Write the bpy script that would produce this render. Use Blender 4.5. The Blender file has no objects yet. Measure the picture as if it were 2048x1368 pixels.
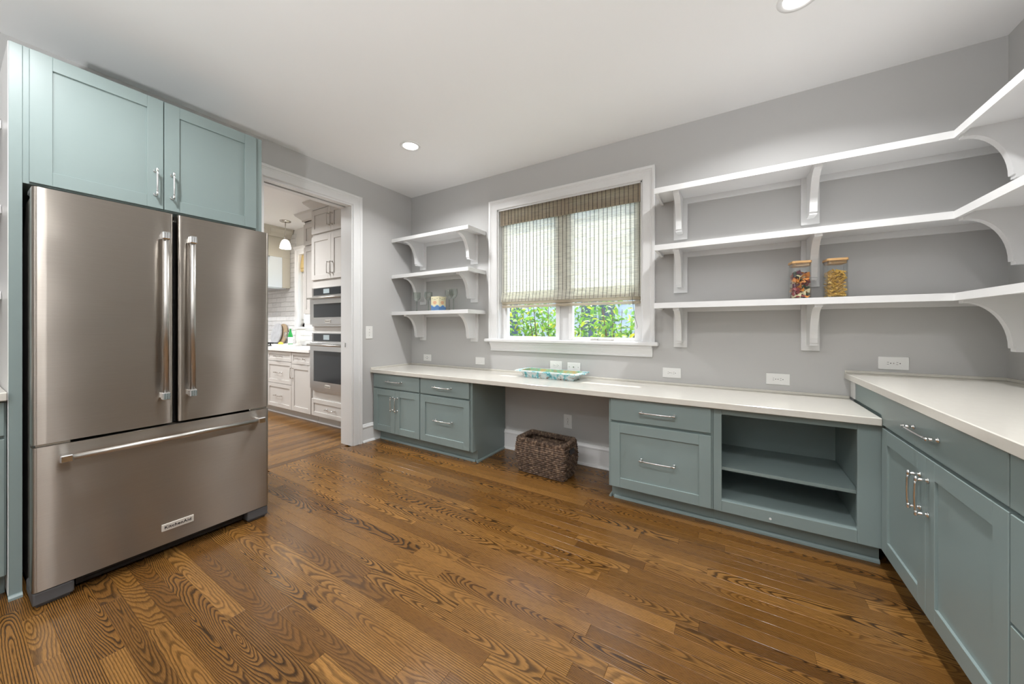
import bpy, bmesh, math, random
from mathutils import Matrix, Vector
random.seed(7)
S = bpy.context.scene
COL = S.collection
PI = math.pi

# ------------------------------------------------------------------ camera, world, sun, exposure
cam = bpy.data.cameras.new('camera'); camo = bpy.data.objects.new('camera', cam); COL.objects.link(camo)
camo.location = (3.2517, -2.9706, 1.1972); camo.rotation_euler = (PI/2, 0, 0.5543)
cam.sensor_width = 36; cam.lens = 709.68/2048*36; cam.shift_y = -29.86/2048; cam.clip_start = .02
S.camera = camo
w = bpy.data.worlds.new('world'); S.world = w; w.use_nodes = True
wn = w.node_tree; bg = wn.nodes['Background']
sky = wn.nodes.new('ShaderNodeTexSky'); sky.sky_type = 'NISHITA'; sky.sun_disc = False
sky.sun_elevation = math.radians(62); sky.sun_rotation = math.radians(20); sky.air_density = 1.0; sky.dust_density = 2.5
wn.links.new(sky.outputs[0], bg.inputs[0]); bg.inputs[1].default_value = 0.9
sun = bpy.data.lights.new('sun', 'SUN'); suno = bpy.data.objects.new('sun', sun); COL.objects.link(suno)
sun.energy = 6.5; sun.angle = math.radians(1.5); sun.color = (1, .95, .87)
suno.location = (0, 6, 9); suno.rotation_euler = (math.radians(-28), 0, math.radians(20))
S.view_settings.view_transform = 'Standard'; S.view_settings.look = 'None'
S.view_settings.gamma = 1; S.view_settings.use_curve_mapping = False
S.view_settings.exposure = 0.0
CAN_W = 21.0            # watts per ceiling downlight of this room
KCAN_W = 36.0           # watts per unseen downlight added to light the kitchen
UP_W = 225.0            # watts of the unseen uplight added behind the camera to brighten the ceiling

# ------------------------------------------------------------------ materials
def nodes_of(m):
    m.use_nodes = True
    return m.node_tree, m.node_tree.nodes['Principled BSDF']
def setp(b, **k):
    for a, v in k.items():
        n = a.replace('_', ' ')
        for c in b.inputs:
            if c.name.lower() == n.lower(): c.default_value = v; break
def mat(name, col, rough=.5, metal=0., bump=0., bscale=200., var=0., **k):
    m = bpy.data.materials.new(name); t, b = nodes_of(m)
    setp(b, Base_Color=(*col, 1), Roughness=rough, Metallic=metal, **k)
    tc = t.nodes.new('ShaderNodeTexCoord')
    nz = t.nodes.new('ShaderNodeTexNoise'); nz.inputs['Scale'].default_value = bscale; nz.inputs['Detail'].default_value = 2
    t.links.new(tc.outputs['Object'], nz.inputs['Vector'])
    if bump:
        bp = t.nodes.new('ShaderNodeBump'); bp.inputs['Strength'].default_value = bump; bp.inputs['Distance'].default_value = .002
        t.links.new(nz.outputs[0], bp.inputs['Height']); t.links.new(bp.outputs[0], b.inputs['Normal'])
    mx = t.nodes.new('ShaderNodeMix'); mx.data_type = 'RGBA'
    mx.inputs[6].default_value = (*[c*(1-var) for c in col], 1); mx.inputs[7].default_value = (*[min(1, c*(1+var)) for c in col], 1)
    t.links.new(nz.outputs[0], mx.inputs[0]); t.links.new(mx.outputs[2], b.inputs['Base Color'])
    return m
M = {}
M['wall'] = mat('wall_paint', (.515, .51, .50), .6, bump=.06, bscale=350)
M['ceiling'] = mat('ceiling_paint', (.88, .88, .875), .7, bump=.05, bscale=300)
M['white'] = mat('trim_white', (.77, .77, .765), .35)
M['kwall'] = mat('kitchen_paint', (.78, .77, .74), .6)
M['sage'] = mat('sage_cabinet_paint', (.240, .302, .295), .36)
M['kgrey'] = mat('grey_cabinet_paint', (.60, .58, .55), .4)
M['quartz'] = mat('cream_quartz', (.66, .635, .575), .14, var=.03, bscale=40)
M['kquartz'] = mat('white_quartz', (.84, .83, .80), .15, var=.03, bscale=30)
M['chrome'] = mat('chrome', (.78, .79, .80), .12, 1.0)
M['nickel'] = mat('nickel', (.62, .60, .57), .25, 1.0)
M['black'] = mat('black_plastic', (.012, .012, .013), .45)
M['dkgrey'] = mat('dark_grey_plastic', (.085, .085, .088), .5)
M['case'] = mat('fridge_case_grey', (.20, .19, .17), .45, .6)
M['plate'] = mat('outlet_plastic', (.82, .82, .80), .35)
M['screenglass'] = mat('oven_glass', (.03, .035, .04), .08)
M['display'] = mat('display_panel', (.42, .50, .53), .2)
M['reed_dark'] = mat('dark_cord', (.05, .045, .05), .8)
M['lid'] = mat('bamboo_lid', (.55, .33, .14), .5, var=.15, bscale=60)
M['stem'] = mat('branch_bark', (.16, .10, .055), .8, var=.25, bscale=60)
M['siding'] = mat('white_siding', (.75, .76, .76), .6)
M['marble'] = mat('grey_marble', (.50, .51, .53), .3, var=.3, bscale=14)
M['boardwood'] = mat('board_wood', (.42, .31, .2), .5, var=.2, bscale=30)
M['bottle'] = mat('green_bottle', (.03, .32, .07), .1)
M['label'] = mat('bottle_label', (.75, .78, .78), .5)
M['lemon'] = mat('lemon_skin', (.85, .62, .06), .45, bump=.2, bscale=300)
M['iron'] = mat('cast_iron', (.02, .02, .02), .6)
M['shadecloth'] = mat('roman_shade_cloth', (.52, .40, .18), .8, var=.2, bscale=40)
M['ground'] = mat('ground', (.13, .15, .06), .9, var=.4, bscale=8)
M['houseglass'] = mat('house_window_glass', (.12, .15, .18), .1)
M['hoodside'] = mat('hood_beige', (.55, .52, .44), .5)
M['hoodfront'] = mat('hood_white', (.74, .80, .84), .3)
M['ink'] = mat('badge_ink', (.02, .02, .02), .5)
M['badge'] = mat('badge_metal', (.72, .69, .64), .35, .35)
M['slot'] = mat('slot_black', (.03, .03, .03), .6)
def emis(name, col, s):
    m = bpy.data.materials.new(name); t, b = nodes_of(m)
    setp(b, Base_Color=(*col, 1), Emission_Color=(*col, 1), Emission_Strength=s); return m
M['lens'] = emis('lamp_lens', (1, .96, .9), 9.0)
M['pendantglass'] = emis('pendant_glass', (1, .96, .9), 2.2)
class NT:                                   # small helper for math graphs
    def __init__(s, t): s.t = t
    def m(s, op, a, b=None, c=None):
        n = s.t.nodes.new('ShaderNodeMath'); n.operation = op
        for i, v in enumerate((a, b, c)):
            if v is None: continue
            if isinstance(v, (int, float)): n.inputs[i].default_value = v
            else: s.t.links.new(v, n.inputs[i])
        return n.outputs[0]
    def noise(s, vec, scale=1., detail=2., rough=.5, dist=0.):
        n = s.t.nodes.new('ShaderNodeTexNoise'); s.t.links.new(vec, n.inputs['Vector'])
        n.inputs['Scale'].default_value = scale; n.inputs['Detail'].default_value = detail
        n.inputs['Roughness'].default_value = rough; n.inputs['Distortion'].default_value = dist
        return n.outputs[0]
    def comb(s, x, y, z):
        n = s.t.nodes.new('ShaderNodeCombineXYZ')
        for i, v in enumerate((x, y, z)):
            if isinstance(v, (int, float)): n.inputs[i].default_value = v
            else: s.t.links.new(v, n.inputs[i])
        return n.outputs[0]
    def sep(s, v):
        n = s.t.nodes.new('ShaderNodeSeparateXYZ'); s.t.links.new(v, n.inputs[0]); return n.outputs
    def ramp(s, f, stops):
        n = s.t.nodes.new('ShaderNodeValToRGB'); e = n.color_ramp.elements
        while len(e) < len(stops): e.new(.5)
        for el, (p, c) in zip(e, stops): el.position = p; el.color = (*c, 1) if len(c) == 3 else c
        s.t.links.new(f, n.inputs[0]); return n.outputs[0]
    def mix(s, f, a, b, bt='MIX'):
        n = s.t.nodes.new('ShaderNodeMix'); n.data_type = 'RGBA'; n.blend_type = bt
        for i, v in ((0, f), (6, a), (7, b)):
            if isinstance(v, (int, float)): n.inputs[i].default_value = v
            elif isinstance(v, tuple): n.inputs[i].default_value = (*v, 1)
            else: s.t.links.new(v, n.inputs[i])
        return n.outputs[2]

def glassy(name, tint, rough=.02, refl=.0, alpha=.0):
    # thin clear glass: see-through with a fresnel reflection
    m = bpy.data.materials.new(name); m.use_nodes = True; t = m.node_tree
    for n in list(t.nodes): t.nodes.remove(n)
    o = t.nodes.new('ShaderNodeOutputMaterial'); tr = t.nodes.new('ShaderNodeBsdfTransparent'); tr.inputs[0].default_value = (*tint, 1)
    gl = t.nodes.new('ShaderNodeBsdfGlossy'); gl.inputs['Roughness'].default_value = rough
    lw = t.nodes.new('ShaderNodeLayerWeight'); lw.inputs[0].default_value = .5; g = NT(t)
    mx = t.nodes.new('ShaderNodeMixShader'); t.links.new(g.m('MULTIPLY_ADD', g.m('POWER', lw.outputs['Facing'], 4.), .75, .07), mx.inputs[0])
    t.links.new(tr.outputs[0], mx.inputs[1]); t.links.new(gl.outputs[0], mx.inputs[2]); t.links.new(mx.outputs[0], o.inputs[0])
    return m
M['pane'] = glassy('window_pane', (.97, .985, .98))
M['jar'] = glassy('jar_glass', (.96, .97, .97))
M['goblet'] = glassy('smoky_glass', (.905, .925, .91))
M['goblet_thick'] = glassy('smoky_glass_stem', (.76, .80, .77))
M['clearglass'] = glassy('clear_glass', (.93, .95, .96))

def oak():
    m = bpy.data.materials.new('stained_oak'); t, b = nodes_of(m); g = NT(t)
    tc = t.nodes.new('ShaderNodeTexCoord'); oi = t.nodes.new('ShaderNodeObjectInfo')
    x, y, z = g.sep(tc.outputs['Object'])
    r = oi.outputs['Random']
    fr = lambda k: g.m('FRACT', g.m('MULTIPLY', r, k))
    r2, r3, r4, r5 = fr(17.31), fr(57.7), fr(131.9), fr(311.3)
    off = g.m('MULTIPLY', r, 91.)
    xx = g.m('ADD', x, g.m('MULTIPLY_ADD', r2, 1.0, -.5))
    n1 = g.noise(g.comb(g.m('MULTIPLY', xx, 1.7), g.m('MULTIPLY', y, 6.), off), 1., 2.5, .55)
    n2 = g.noise(g.comb(g.m('MULTIPLY', xx, 11.), g.m('MULTIPLY', y, 40.), off), 1., 2.)
    flat = g.m('GREATER_THAN', r3, .42)                       # plain-sawn boards show cathedrals
    c = g.m('MULTIPLY_ADD', g.m('SUBTRACT', 1., flat), .11, g.m('MULTIPLY_ADD', r4, .05, -.025))
    yy = g.m('ADD', y, c)
    zz = g.m('ADD', g.m('MULTIPLY', xx, g.m('MULTIPLY_ADD', r5, .09, .045)), g.m('MULTIPLY_ADD', n1, .085, -.0425))
    zz = g.m('MULTIPLY_ADD', n2, .005, zz)
    rad = g.m('SQRT', g.m('ADD', g.m('MULTIPLY', yy, yy), g.m('MULTIPLY', zz, zz)))
    ring = g.m('FRACT', g.m('DIVIDE', rad, g.m('MULTIPLY_ADD', r4, .0035, .0048)))
    line = g.ramp(ring, [(0, (.0, .0, .0)), (.20, (.12, .12, .12)), (.45, (.85, .85, .85)), (.85, (1, 1, 1)), (1., (.05, .05, .05))])
    pores = g.noise(g.comb(g.m('MULTIPLY', xx, 28.), g.m('MULTIPLY', y, 850.), off), 1., 2., .6)
    pore = g.ramp(pores, [(.34, (0, 0, 0)), (.52, (1, 1, 1))])
    tone = g.noise(g.comb(g.m('MULTIPLY', xx, 1.5), g.m('MULTIPLY', y, 9.), g.m('ADD', off, 7.)), 1., 2.)
    r6 = fr(733.1)
    line = g.m('MULTIPLY_ADD', g.m('SUBTRACT', line, 1.), g.m('MULTIPLY_ADD', r6, .42, .52), 1.)
    lf = g.m('MULTIPLY', line, g.m('MULTIPLY_ADD', pore, .5, .5))
    lf = g.m('MULTIPLY_ADD', g.m('SUBTRACT', tone, .5), .45, lf)
    light = g.mix(r4, (.185, .084, .019), (.30, .148, .039))
    light = g.mix(g.m('MULTIPLY', g.m('GREATER_THAN', r2, .82), .55), light, (.105, .046, .013))
    dark = g.mix(r5, (.016, .0075, .003), (.034, .0155, .0055))
    col = g.mix(lf, dark, light)
    t.links.new(col, b.inputs['Base Color'])
    setp(b, Roughness=.2, Specular_IOR_Level=.38)
    bp = t.nodes.new('ShaderNodeBump'); bp.inputs['Strength'].default_value = .12; bp.inputs['Distance'].default_value = .001
    t.links.new(lf, bp.inputs['Height']); t.links.new(bp.outputs[0], b.inputs['Normal'])
    return m
M['oak'] = oak()

def steel(name, col, rough=.30, an=.85, rot=0.25, wave=.0):
    m = bpy.data.materials.new(name); t, b = nodes_of(m); g = NT(t)
    setp(b, Base_Color=(*col, 1), Metallic=1., Roughness=rough, Anisotropic=an, Anisotropic_Rotation=rot)
    tg = t.nodes.new('ShaderNodeTangent'); tg.direction_type = 'RADIAL'; tg.axis = 'Z'
    t.links.new(tg.outputs[0], b.inputs['Tangent'])
    tc = t.nodes.new('ShaderNodeTexCoord'); x, y, z = g.sep(tc.outputs['Object'])
    br = g.noise(g.comb(g.m('MULTIPLY', x, 6.), g.m('MULTIPLY', y, 6.), g.m('MULTIPLY', z, 700.)), 1., 2.)
    t.links.new(g.mix(br, tuple(c*.93 for c in col), tuple(c*1.06 for c in col)), b.inputs['Base Color'])
    if wave:
        wv = g.noise(g.comb(g.m('MULTIPLY', x, 2.2), g.m('MULTIPLY', y, 2.2), g.m('MULTIPLY', z, 3.6)), 1., 1.)
        bp = t.nodes.new('ShaderNodeBump'); bp.inputs['Strength'].default_value = 1.; bp.inputs['Distance'].default_value = wave
        t.links.new(wv, bp.inputs['Height']); t.links.new(bp.outputs[0], b.inputs['Normal'])
    return m
M['steel'] = steel('brushed_steel', (.41, .375, .335), .30, 1., .25, .005)
M['steelbar'] = mat('satin_steel_bar', (.55, .53, .50), .36, 1.)
M['ovensteel'] = steel('oven_steel', (.62, .63, .64), .3, .6, 0.)

def shade_mat(name, straw, transl, alpha):
    m = bpy.data.materials.new(name); m.use_nodes = True; t = m.node_tree; g = NT(t)
    for n in list(t.nodes): t.nodes.remove(n)
    o = t.nodes.new('ShaderNodeOutputMaterial'); tc = t.nodes.new('ShaderNodeTexCoord'); x, y, z = g.sep(tc.outputs['Object'])
    n1 = g.noise(g.comb(g.m('MULTIPLY', x, 9.), 0., g.m('MULTIPLY', z, 210.)), 1., 3., .7)
    n2 = g.noise(g.comb(g.m('MULTIPLY', x, 3.), 5., g.m('MULTIPLY', z, 520.)), 1., 2., .6)
    c = g.ramp(n1, [(.30, tuple(v*.45 for v in straw)), (.48, straw), (.75, tuple(min(1, v*1.15) for v in straw))])
    d = t.nodes.new('ShaderNodeBsdfDiffuse'); tl = t.nodes.new('ShaderNodeBsdfTranslucent'); tr = t.nodes.new('ShaderNodeBsdfTransparent')
    t.links.new(c, d.inputs[0]); t.links.new(g.mix(.6, c, (.93, .95, .88)), tl.inputs[0])
    m1 = t.nodes.new('ShaderNodeMixShader'); m1.inputs[0].default_value = transl; t.links.new(d.outputs[0], m1.inputs[1]); t.links.new(tl.outputs[0], m1.inputs[2])
    m2 = t.nodes.new('ShaderNodeMixShader'); t.links.new(g.m('MULTIPLY', g.ramp(n2, [(.45, (0, 0, 0)), (.62, (1, 1, 1))]), alpha), m2.inputs[0])
    t.links.new(m1.outputs[0], m2.inputs[1]); t.links.new(tr.outputs[0], m2.inputs[2]); t.links.new(m2.outputs[0], o.inputs[0])
    return m
M['shade'] = shade_mat('woven_reed', (.84, .82, .74), .55, .6)
M['valance'] = shade_mat('woven_reed_double', (.52, .435, .335), .50, .25)

def leaf_mat(name, col):
    m = bpy.data.materials.new(name); t, b = nodes_of(m); g = NT(t)
    oi = t.nodes.new('ShaderNodeObjectInfo'); geo = t.nodes.new('ShaderNodeNewGeometry')
    f = g.m('FRACT', g.m('ADD', oi.outputs['Random'], geo.outputs['Random Per Island']))
    c = g.ramp(f, [(0, tuple(v*.5 for v in col)), (.5, col), (.85, (col[0]*1.7, col[1]*1.35, col[2]*.8)), (1, (.62, .58, .05))])
    t.links.new(c, b.inputs['Base Color']); setp(b, Roughness=.42)
    o = t.nodes['Material Output']; tl = t.nodes.new('ShaderNodeBsdfTranslucent'); t.links.new(c, tl.inputs[0])
    mx = t.nodes.new('ShaderNodeMixShader'); mx.inputs[0].default_value = .35
    t.links.new(b.outputs[0], mx.inputs[1]); t.links.new(tl.outputs[0], mx.inputs[2]); t.links.new(mx.outputs[0], o.inputs[0])
    return m
M['leaf'] = leaf_mat('shrub_leaf', (.20, .42, .09))

def basket_mat():
    m = bpy.data.materials.new('water_hyacinth'); t, b = nodes_of(m); g = NT(t)
    tc = t.nodes.new('ShaderNodeTexCoord')
    n = g.noise(tc.outputs['Object'], 45., 1.5, .6); n2 = g.noise(tc.outputs['Object'], 14., 1.)
    c = g.ramp(n, [(.30, (.05, .032, .022)), (.48, (.13, .085, .058)), (.62, (.25, .165, .11)), (.76, (.45, .32, .21))])
    t.links.new(g.mix(g.m('MULTIPLY', n2, .4), c, (.05, .03, .022)), b.inputs['Base Color']); setp(b, Roughness=.7); return m
M['basket'] = basket_mat()

def tray_mat():
    m = bpy.data.materials.new('chipped_enamel'); t, b = nodes_of(m); g = NT(t)
    tc = t.nodes.new('ShaderNodeTexCoord'); x, y, z = g.sep(tc.outputs['Object'])
    n = g.noise(g.comb(g.m('MULTIPLY', x, 30.), g.m('MULTIPLY', y, 30.), g.m('MULTIPLY', z, 12.)), 1., 4., .65)
    c = g.ramp(n, [(.42, (.80, .84, .83)), (.52, (.64, .80, .82)), (.58, (.22, .60, .66)), (.72, (.07, .45, .53))])
    n2 = g.noise(g.comb(g.m('MULTIPLY', x, 22.), g.m('MULTIPLY', y, 22.), g.m('MULTIPLY', z, 30.)), 1., 4., .7)
    rust = g.m('MULTIPLY', g.ramp(n2, [(.52, (0, 0, 0)), (.58, (1, 1, 1))]), g.ramp(z, [(.0, (1, 1, 1)), (.045, (0, 0, 0))]))
    t.links.new(g.mix(rust, c, (.22, .085, .03)), b.inputs['Base Color']); setp(b, Roughness=.25); return m
M['tray'] = tray_mat()
def tray_in():
    m = bpy.data.materials.new('weathered_tray_inside'); t, b = nodes_of(m); g = NT(t)
    tc = t.nodes.new('ShaderNodeTexCoord'); n = g.noise(tc.outputs['Object'], 16., 4., .65)
    t.links.new(g.ramp(n, [(.35, (.55, .38, .16)), (.47, (.40, .48, .26)), (.58, (.18, .42, .28)), (.7, (.45, .30, .15))]), b.inputs['Base Color']); setp(b, Roughness=.4); return m
M['trayin'] = tray_in()
def tile_mat():
    m = bpy.data.materials.new('glazed_tile'); t, b = nodes_of(m); g = NT(t)
    tc = t.nodes.new('ShaderNodeTexCoord'); oi = t.nodes.new('ShaderNodeObjectInfo')
    n = g.noise(tc.outputs['Object'], 30., 3., .6)
    t.links.new(g.mix(n, g.mix(oi.outputs['Random'], (.50, .50, .51), (.66, .66, .66)), (.80, .80, .79)), b.inputs['Base Color'])
    bp = t.nodes.new('ShaderNodeBump'); bp.inputs['Strength'].default_value = .5; bp.inputs['Distance'].default_value = .004
    t.links.new(n, bp.inputs['Height']); t.links.new(bp.outputs[0], b.inputs['Normal']); setp(b, Roughness=.12); return m
M['tile'] = tile_mat()
def carton_mat():
    m = bpy.data.materials.new('printed_carton'); t, b = nodes_of(m); g = NT(t)
    tc = t.nodes.new('ShaderNodeTexCoord'); x, y, z = g.sep(tc.outputs['Object'])
    wv = g.m('ADD', z, g.m('MULTIPLY', g.m('SINE', g.m('MULTIPLY', g.m('ADD', x, y), 75.)), .009))
    c = g.ramp(g.m('MULTIPLY', wv, 6.), [(.0, (.10, .20, .38)), (.28, (.08, .19, .40)), (.30, (.32, .45, .58)), (.33, (.40, .52, .60)), (.345, (.74, .68, .45)), (1, (.78, .72, .50))])
    t.links.new(c, b.inputs['Base Color']); setp(b, Roughness=.5); return m
M['carton'] = carton_mat()
M['cartonink'] = mat('carton_ink', (.72, .30, .16), .6)
M['cartonink2'] = mat('carton_green_ink', (.28, .34, .22), .6)
M['hull_red'] = mat('pasta_red', (.30, .045, .045), .55); M['hull_org'] = mat('pasta_orange', (.72, .26, .03), .55)
M['hull_cream'] = mat('pasta_cream', (.82, .70, .42), .55); M['hull_grn'] = mat('pasta_green', (.035, .055, .03), .55)
M['hull_pur'] = mat('pasta_purple', (.14, .03, .06), .55); M['fusilli'] = mat('pasta_yellow', (.74, .48, .09), .45, var=.1, bscale=60)

# ------------------------------------------------------------------ mesh helpers
class MB:
    def __init__(s, T=None): s.v = []; s.f = []; s.T = T or Matrix.Identity(4); s.sm = []
    def add(s, pts, faces, smooth=False):
        o = len(s.v); s.v += [s.T @ Vector(p) for p in pts]
        for f in faces: s.f.append([i+o for i in f]); s.sm.append(smooth)
        return s
    def box(s, x0, x1, y0, y1, z0, z1, b=0.):
        if x0 > x1: x0, x1 = x1, x0
        if y0 > y1: y0, y1 = y1, y0
        if z0 > z1: z0, z1 = z1, z0
        if b <= 0:
            p = [(x, y, z) for z in (z0, z1) for y in (y0, y1) for x in (x0, x1)]
            return s.add(p, [(0, 2, 3, 1), (4, 5, 7, 6), (0, 1, 5, 4), (2, 6, 7, 3), (0, 4, 6, 2), (1, 3, 7, 5)])
        bm = bmesh.new(); bmesh.ops.create_cube(bm, size=1.)
        for q in bm.verts:
            q.co = Vector((x0+(q.co.x+.5)*(x1-x0), y0+(q.co.y+.5)*(y1-y0), z0+(q.co.z+.5)*(z1-z0)))
        b = min(b, .45*min(x1-x0, y1-y0, z1-z0))
        bmesh.ops.bevel(bm, geom=list(bm.edges), offset=b, segments=2 if b > .006 else 1, affect='EDGES', profile=.5)
        bm.verts.index_update()
        s.add([q.co.copy() for q in bm.verts], [[q.index for q in f.verts] for f in bm.faces]); bm.free(); return s
    def prism(s, prof, axis, a, b, smooth=False):
        # prof: list of 2-D points; axis 'x': (y,z), 'y': (x,z), 'z': (x,y); extruded from a to b
        n = len(prof); mk = {'x': lambda p, t: (t, p[0], p[1]), 'y': lambda p, t: (p[0], t, p[1]), 'z': lambda p, t: (p[0], p[1], t)}[axis]
        pts = [mk(p, a) for p in prof]+[mk(p, b) for p in prof]
        fs = [(i, (i+1) % n, n+(i+1) % n, n+i) for i in range(n)]
        return s.add(pts, fs+[tuple(range(n))[::-1], tuple(range(n, 2*n))], smooth)
    def tube(s, path, r, n=10, caps=True, smooth=True):
        path = [Vector(p) for p in path]; R = r if isinstance(r, (list, tuple)) else [r]*len(path); pts = []; up = None
        for i, p in enumerate(path):
            d = (path[min(i+1, len(path)-1)]-path[max(i-1, 0)]).normalized()
            if up is None: up = Vector((0, 0, 1)) if abs(d.z) < .9 else Vector((1, 0, 0))
            a = d.cross(up).normalized(); up = a.cross(d).normalized()
            pts += [p+(a*math.cos(2*PI*k/n)+up*math.sin(2*PI*k/n))*R[i] for k in range(n)]
        fs = [(i*n+k, i*n+(k+1) % n, (i+1)*n+(k+1) % n, (i+1)*n+k) for i in range(len(path)-1) for k in range(n)]
        s.add(pts, fs, smooth)
        if caps:
            o = len(s.v)-len(pts)
            s.f += [[o+k for k in range(n)][::-1], [o+(len(path)-1)*n+k for k in range(n)]]; s.sm += [False, False]
        return s
    def lathe(s, prof, c=(0, 0, 0), n=24, smooth=True, close=False):
        m = len(prof); pts = [(c[0]+r*math.cos(2*PI*k/n), c[1]+r*math.sin(2*PI*k/n), c[2]+z) for r, z in prof for k in range(n)]
        fs = [(i*n+k, i*n+(k+1) % n, (i+1)*n+(k+1) % n, (i+1)*n+k) for i in range(m-1) for k in range(n)]
        if close: fs += [((m-1)*n+k, (m-1)*n+(k+1) % n, (k+1) % n, k) for k in range(n)]
        return s.add(pts, fs, smooth)
    def build(s, name, m, parent=None, local=False):
        o0 = Vector((0, 0, 0))
        if parent is not None and not local:
            q = parent
            while q is not None: o0 += q.location; q = q.parent
        me = bpy.data.meshes.new(name); me.from_pydata([tuple(v-o0) for v in s.v], [], s.f)
        me.materials.append(M[m] if isinstance(m, str) else m)
        for p, q in zip(me.polygons, s.sm): p.use_smooth = q
        bm = bmesh.new(); bm.from_mesh(me); bmesh.ops.recalc_face_normals(bm, faces=bm.faces); bm.to_mesh(me); bm.free()
        o = bpy.data.objects.new(name, me); COL.objects.link(o); o.parent = parent
        return o
def tag(o, label=None, cat=None, group=None, kind=None):
    if label: o['label'] = label
    if cat: o['category'] = cat
    if group: o['group'] = group
    if kind: o['kind'] = kind
    return o
def thing(name, label, cat, loc=(0, 0, 0), group=None, rotz=0., kind=None):
    o = bpy.data.objects.new(name, None); COL.objects.link(o); o.location = loc; o.rotation_euler = (0, 0, rotz)
    o.empty_display_size = .1
    return tag(o, label, cat, group, kind)
def struct(name, loc=(0, 0, 0), label=None):
    o = bpy.data.objects.new(name, None); COL.objects.link(o); o.location = loc; o['kind'] = 'structure'
    if label: o['label'] = label
    return o
def copy_tree(o, parent=None):
    c = o.copy(); COL.objects.link(c); c.parent = parent
    for ch in list(o.children): copy_tree(ch, c)
    return c
def inst(me, name, parent, loc, rot=None):
    o = bpy.data.objects.new(name, me); COL.objects.link(o); o.parent = parent
    if rot is not None: o.matrix_local = Matrix.Translation(loc) @ rot.to_4x4()
    else: o.location = loc
    return o
# local frames: u across, v up, w out of the face
def frame(face, d):
    if face == '-y': return Matrix(((1, 0, 0, 0), (0, 0, -1, d), (0, 1, 0, 0), (0, 0, 0, 1)))     # u=x, v=z, w=-y
    if face == '+x': return Matrix(((0, 0, 1, d), (1, 0, 0, 0), (0, 1, 0, 0), (0, 0, 0, 1)))      # u=y, v=z, w=+x
    if face == '-x': return Matrix(((0, 0, -1, d), (-1, 0, 0, 0), (0, 1, 0, 0), (0, 0, 0, 1)))    # u=-y, v=z, w=-x

# pulls: a bar on two stubby posts with round rosettes (u along the bar, w outwards)
def pull_mesh(L, mname, knob=True):
    mb = MB(); h = .032
    mb.tube([(-L/2, 0, h), (-L*.36, 0, h+.0025), (0, 0, h+.004), (L*.36, 0, h+.0025), (L/2, 0, h)], [.0052, .0048, .0046, .0048, .0052], 8)
    for sx in (-1, 1):
        x = sx*L/2
        mb.tube([(x, 0, 0), (x, 0, .004), (x, 0, .0045), (x, 0, .012), (x, 0, .016), (x, 0, .020), (x, 0, h), (x, 0, h+.006)],
                [.0095, .0095, .006, .0048, .0075, .0048, .0062, .003], 10)
        if knob: mb.tube([(x-.011, 0, h), (x-.008, 0, h), (x+.008, 0, h), (x+.011, 0, h)], [.003, .0066, .0066, .003], 8)
    o = mb.build('pull_source', mname); me = o.data; bpy.data.objects.remove(o); return me
PULL_L, PULL_S = pull_mesh(.198, 'chrome'), pull_mesh(.127, 'chrome')
KPULL, KPULLV = pull_mesh(.16, 'nickel', False), pull_mesh(.13, 'nickel', False)
def put_pull(me, parent, F, u, v, vert=False):
    R = F.to_3x3()
    if vert: R = R @ Matrix.Rotation(PI/2, 3, 'Z')
    p = F @ Vector((u, v, 0)); q = parent; o0 = Vector((0, 0, 0))
    while q is not None: o0 += q.location; q = q.parent
    return inst(me, 'handle', parent, p-o0, R)
def shaker(root, name, F, u0, u1, v0, v1, m='sage', th=.02, st=.064, rec=.009):
    mb = MB(F); b = .0012
    mb.box(u0, u0+st, v0, v1, -th, 0, b).box(u1-st, u1, v0, v1, -th, 0, b)
    mb.box(u0+st, u1-st, v0, v0+st, -th, 0, b).box(u0+st, u1-st, v1-st, v1, -th, 0, b)
    d = mb.build(name, m, root)
    MB(F).box(u0+st-.004, u1-st+.004, v0+st-.004, v1-st+.004, -th+.002, -rec).build('panel', m, d)
    return d
def slab(root, name, F, u0, u1, v0, v1, m='sage', th=.02):
    return MB(F).box(u0, u1, v0, v1, -th, 0, .002).build(name, m, root)

# ================================================================== STRUCTURE
W, HC = 4.493, 2.738
KX0, YB, KYB = -4.6, -5.2, -3.6         # kitchen far wall, rear wall of this room, kitchen rear wall
DY0, DY1, DZ = -1.585, -.775, 2.43      # doorway
WX0, WX1, WZ0, WZ1 = 1.245, 2.643, 1.08, 2.372   # window opening
def wallmesh(name, m, boxes):
    mb = MB()
    for q in boxes: mb.box(*q)
    o = mb.build(name, m); o['kind'] = 'structure'; return o
wallmesh('wall_back', 'wall', [(-.17, WX0, 0, .16, 0, HC), (WX1, W+.15, 0, .16, 0, HC), (WX0, WX1, 0, .16, 0, WZ0-.03), (WX0, WX1, 0, .16, WZ1, HC)])
wallmesh('wall_left', 'wall', [(-.17, 0, YB, DY0, 0, HC), (-.17, 0, DY1, 0, 0, HC), (-.17, 0, DY0, DY1, DZ, HC)])
wallmesh('wall_right', 'wall', [(W, W+.15, YB, 0, 0, HC)])
wallmesh('wall_front', 'wall', [(-.17, W+.15, YB-.15, YB, 0, HC)])
wallmesh('ceiling', 'ceiling', [(KX0-.15, W+.15, YB-.15, .16, HC, HC+.12)])
KW0, KW1, KWZ0, KWZ1 = -2.50, -1.55, 1.20, 2.33
kb = wallmesh('wall_kitchen_back', 'kwall', [(KX0, KW0, 0, .16, 0, HC), (KW1, -.17, 0, .16, 0, HC), (KW0, KW1, 0, .16, 0, KWZ0), (KW0, KW1, 0, .16, KWZ1, HC)])
wallmesh('wall_kitchen_left', 'kwall', [(KX0-.15, KX0, KYB-.15, .16, 0, HC)])
wallmesh('wall_kitchen_front', 'kwall', [(KX0, -.17, KYB-.15, KYB, 0, HC)])

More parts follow.
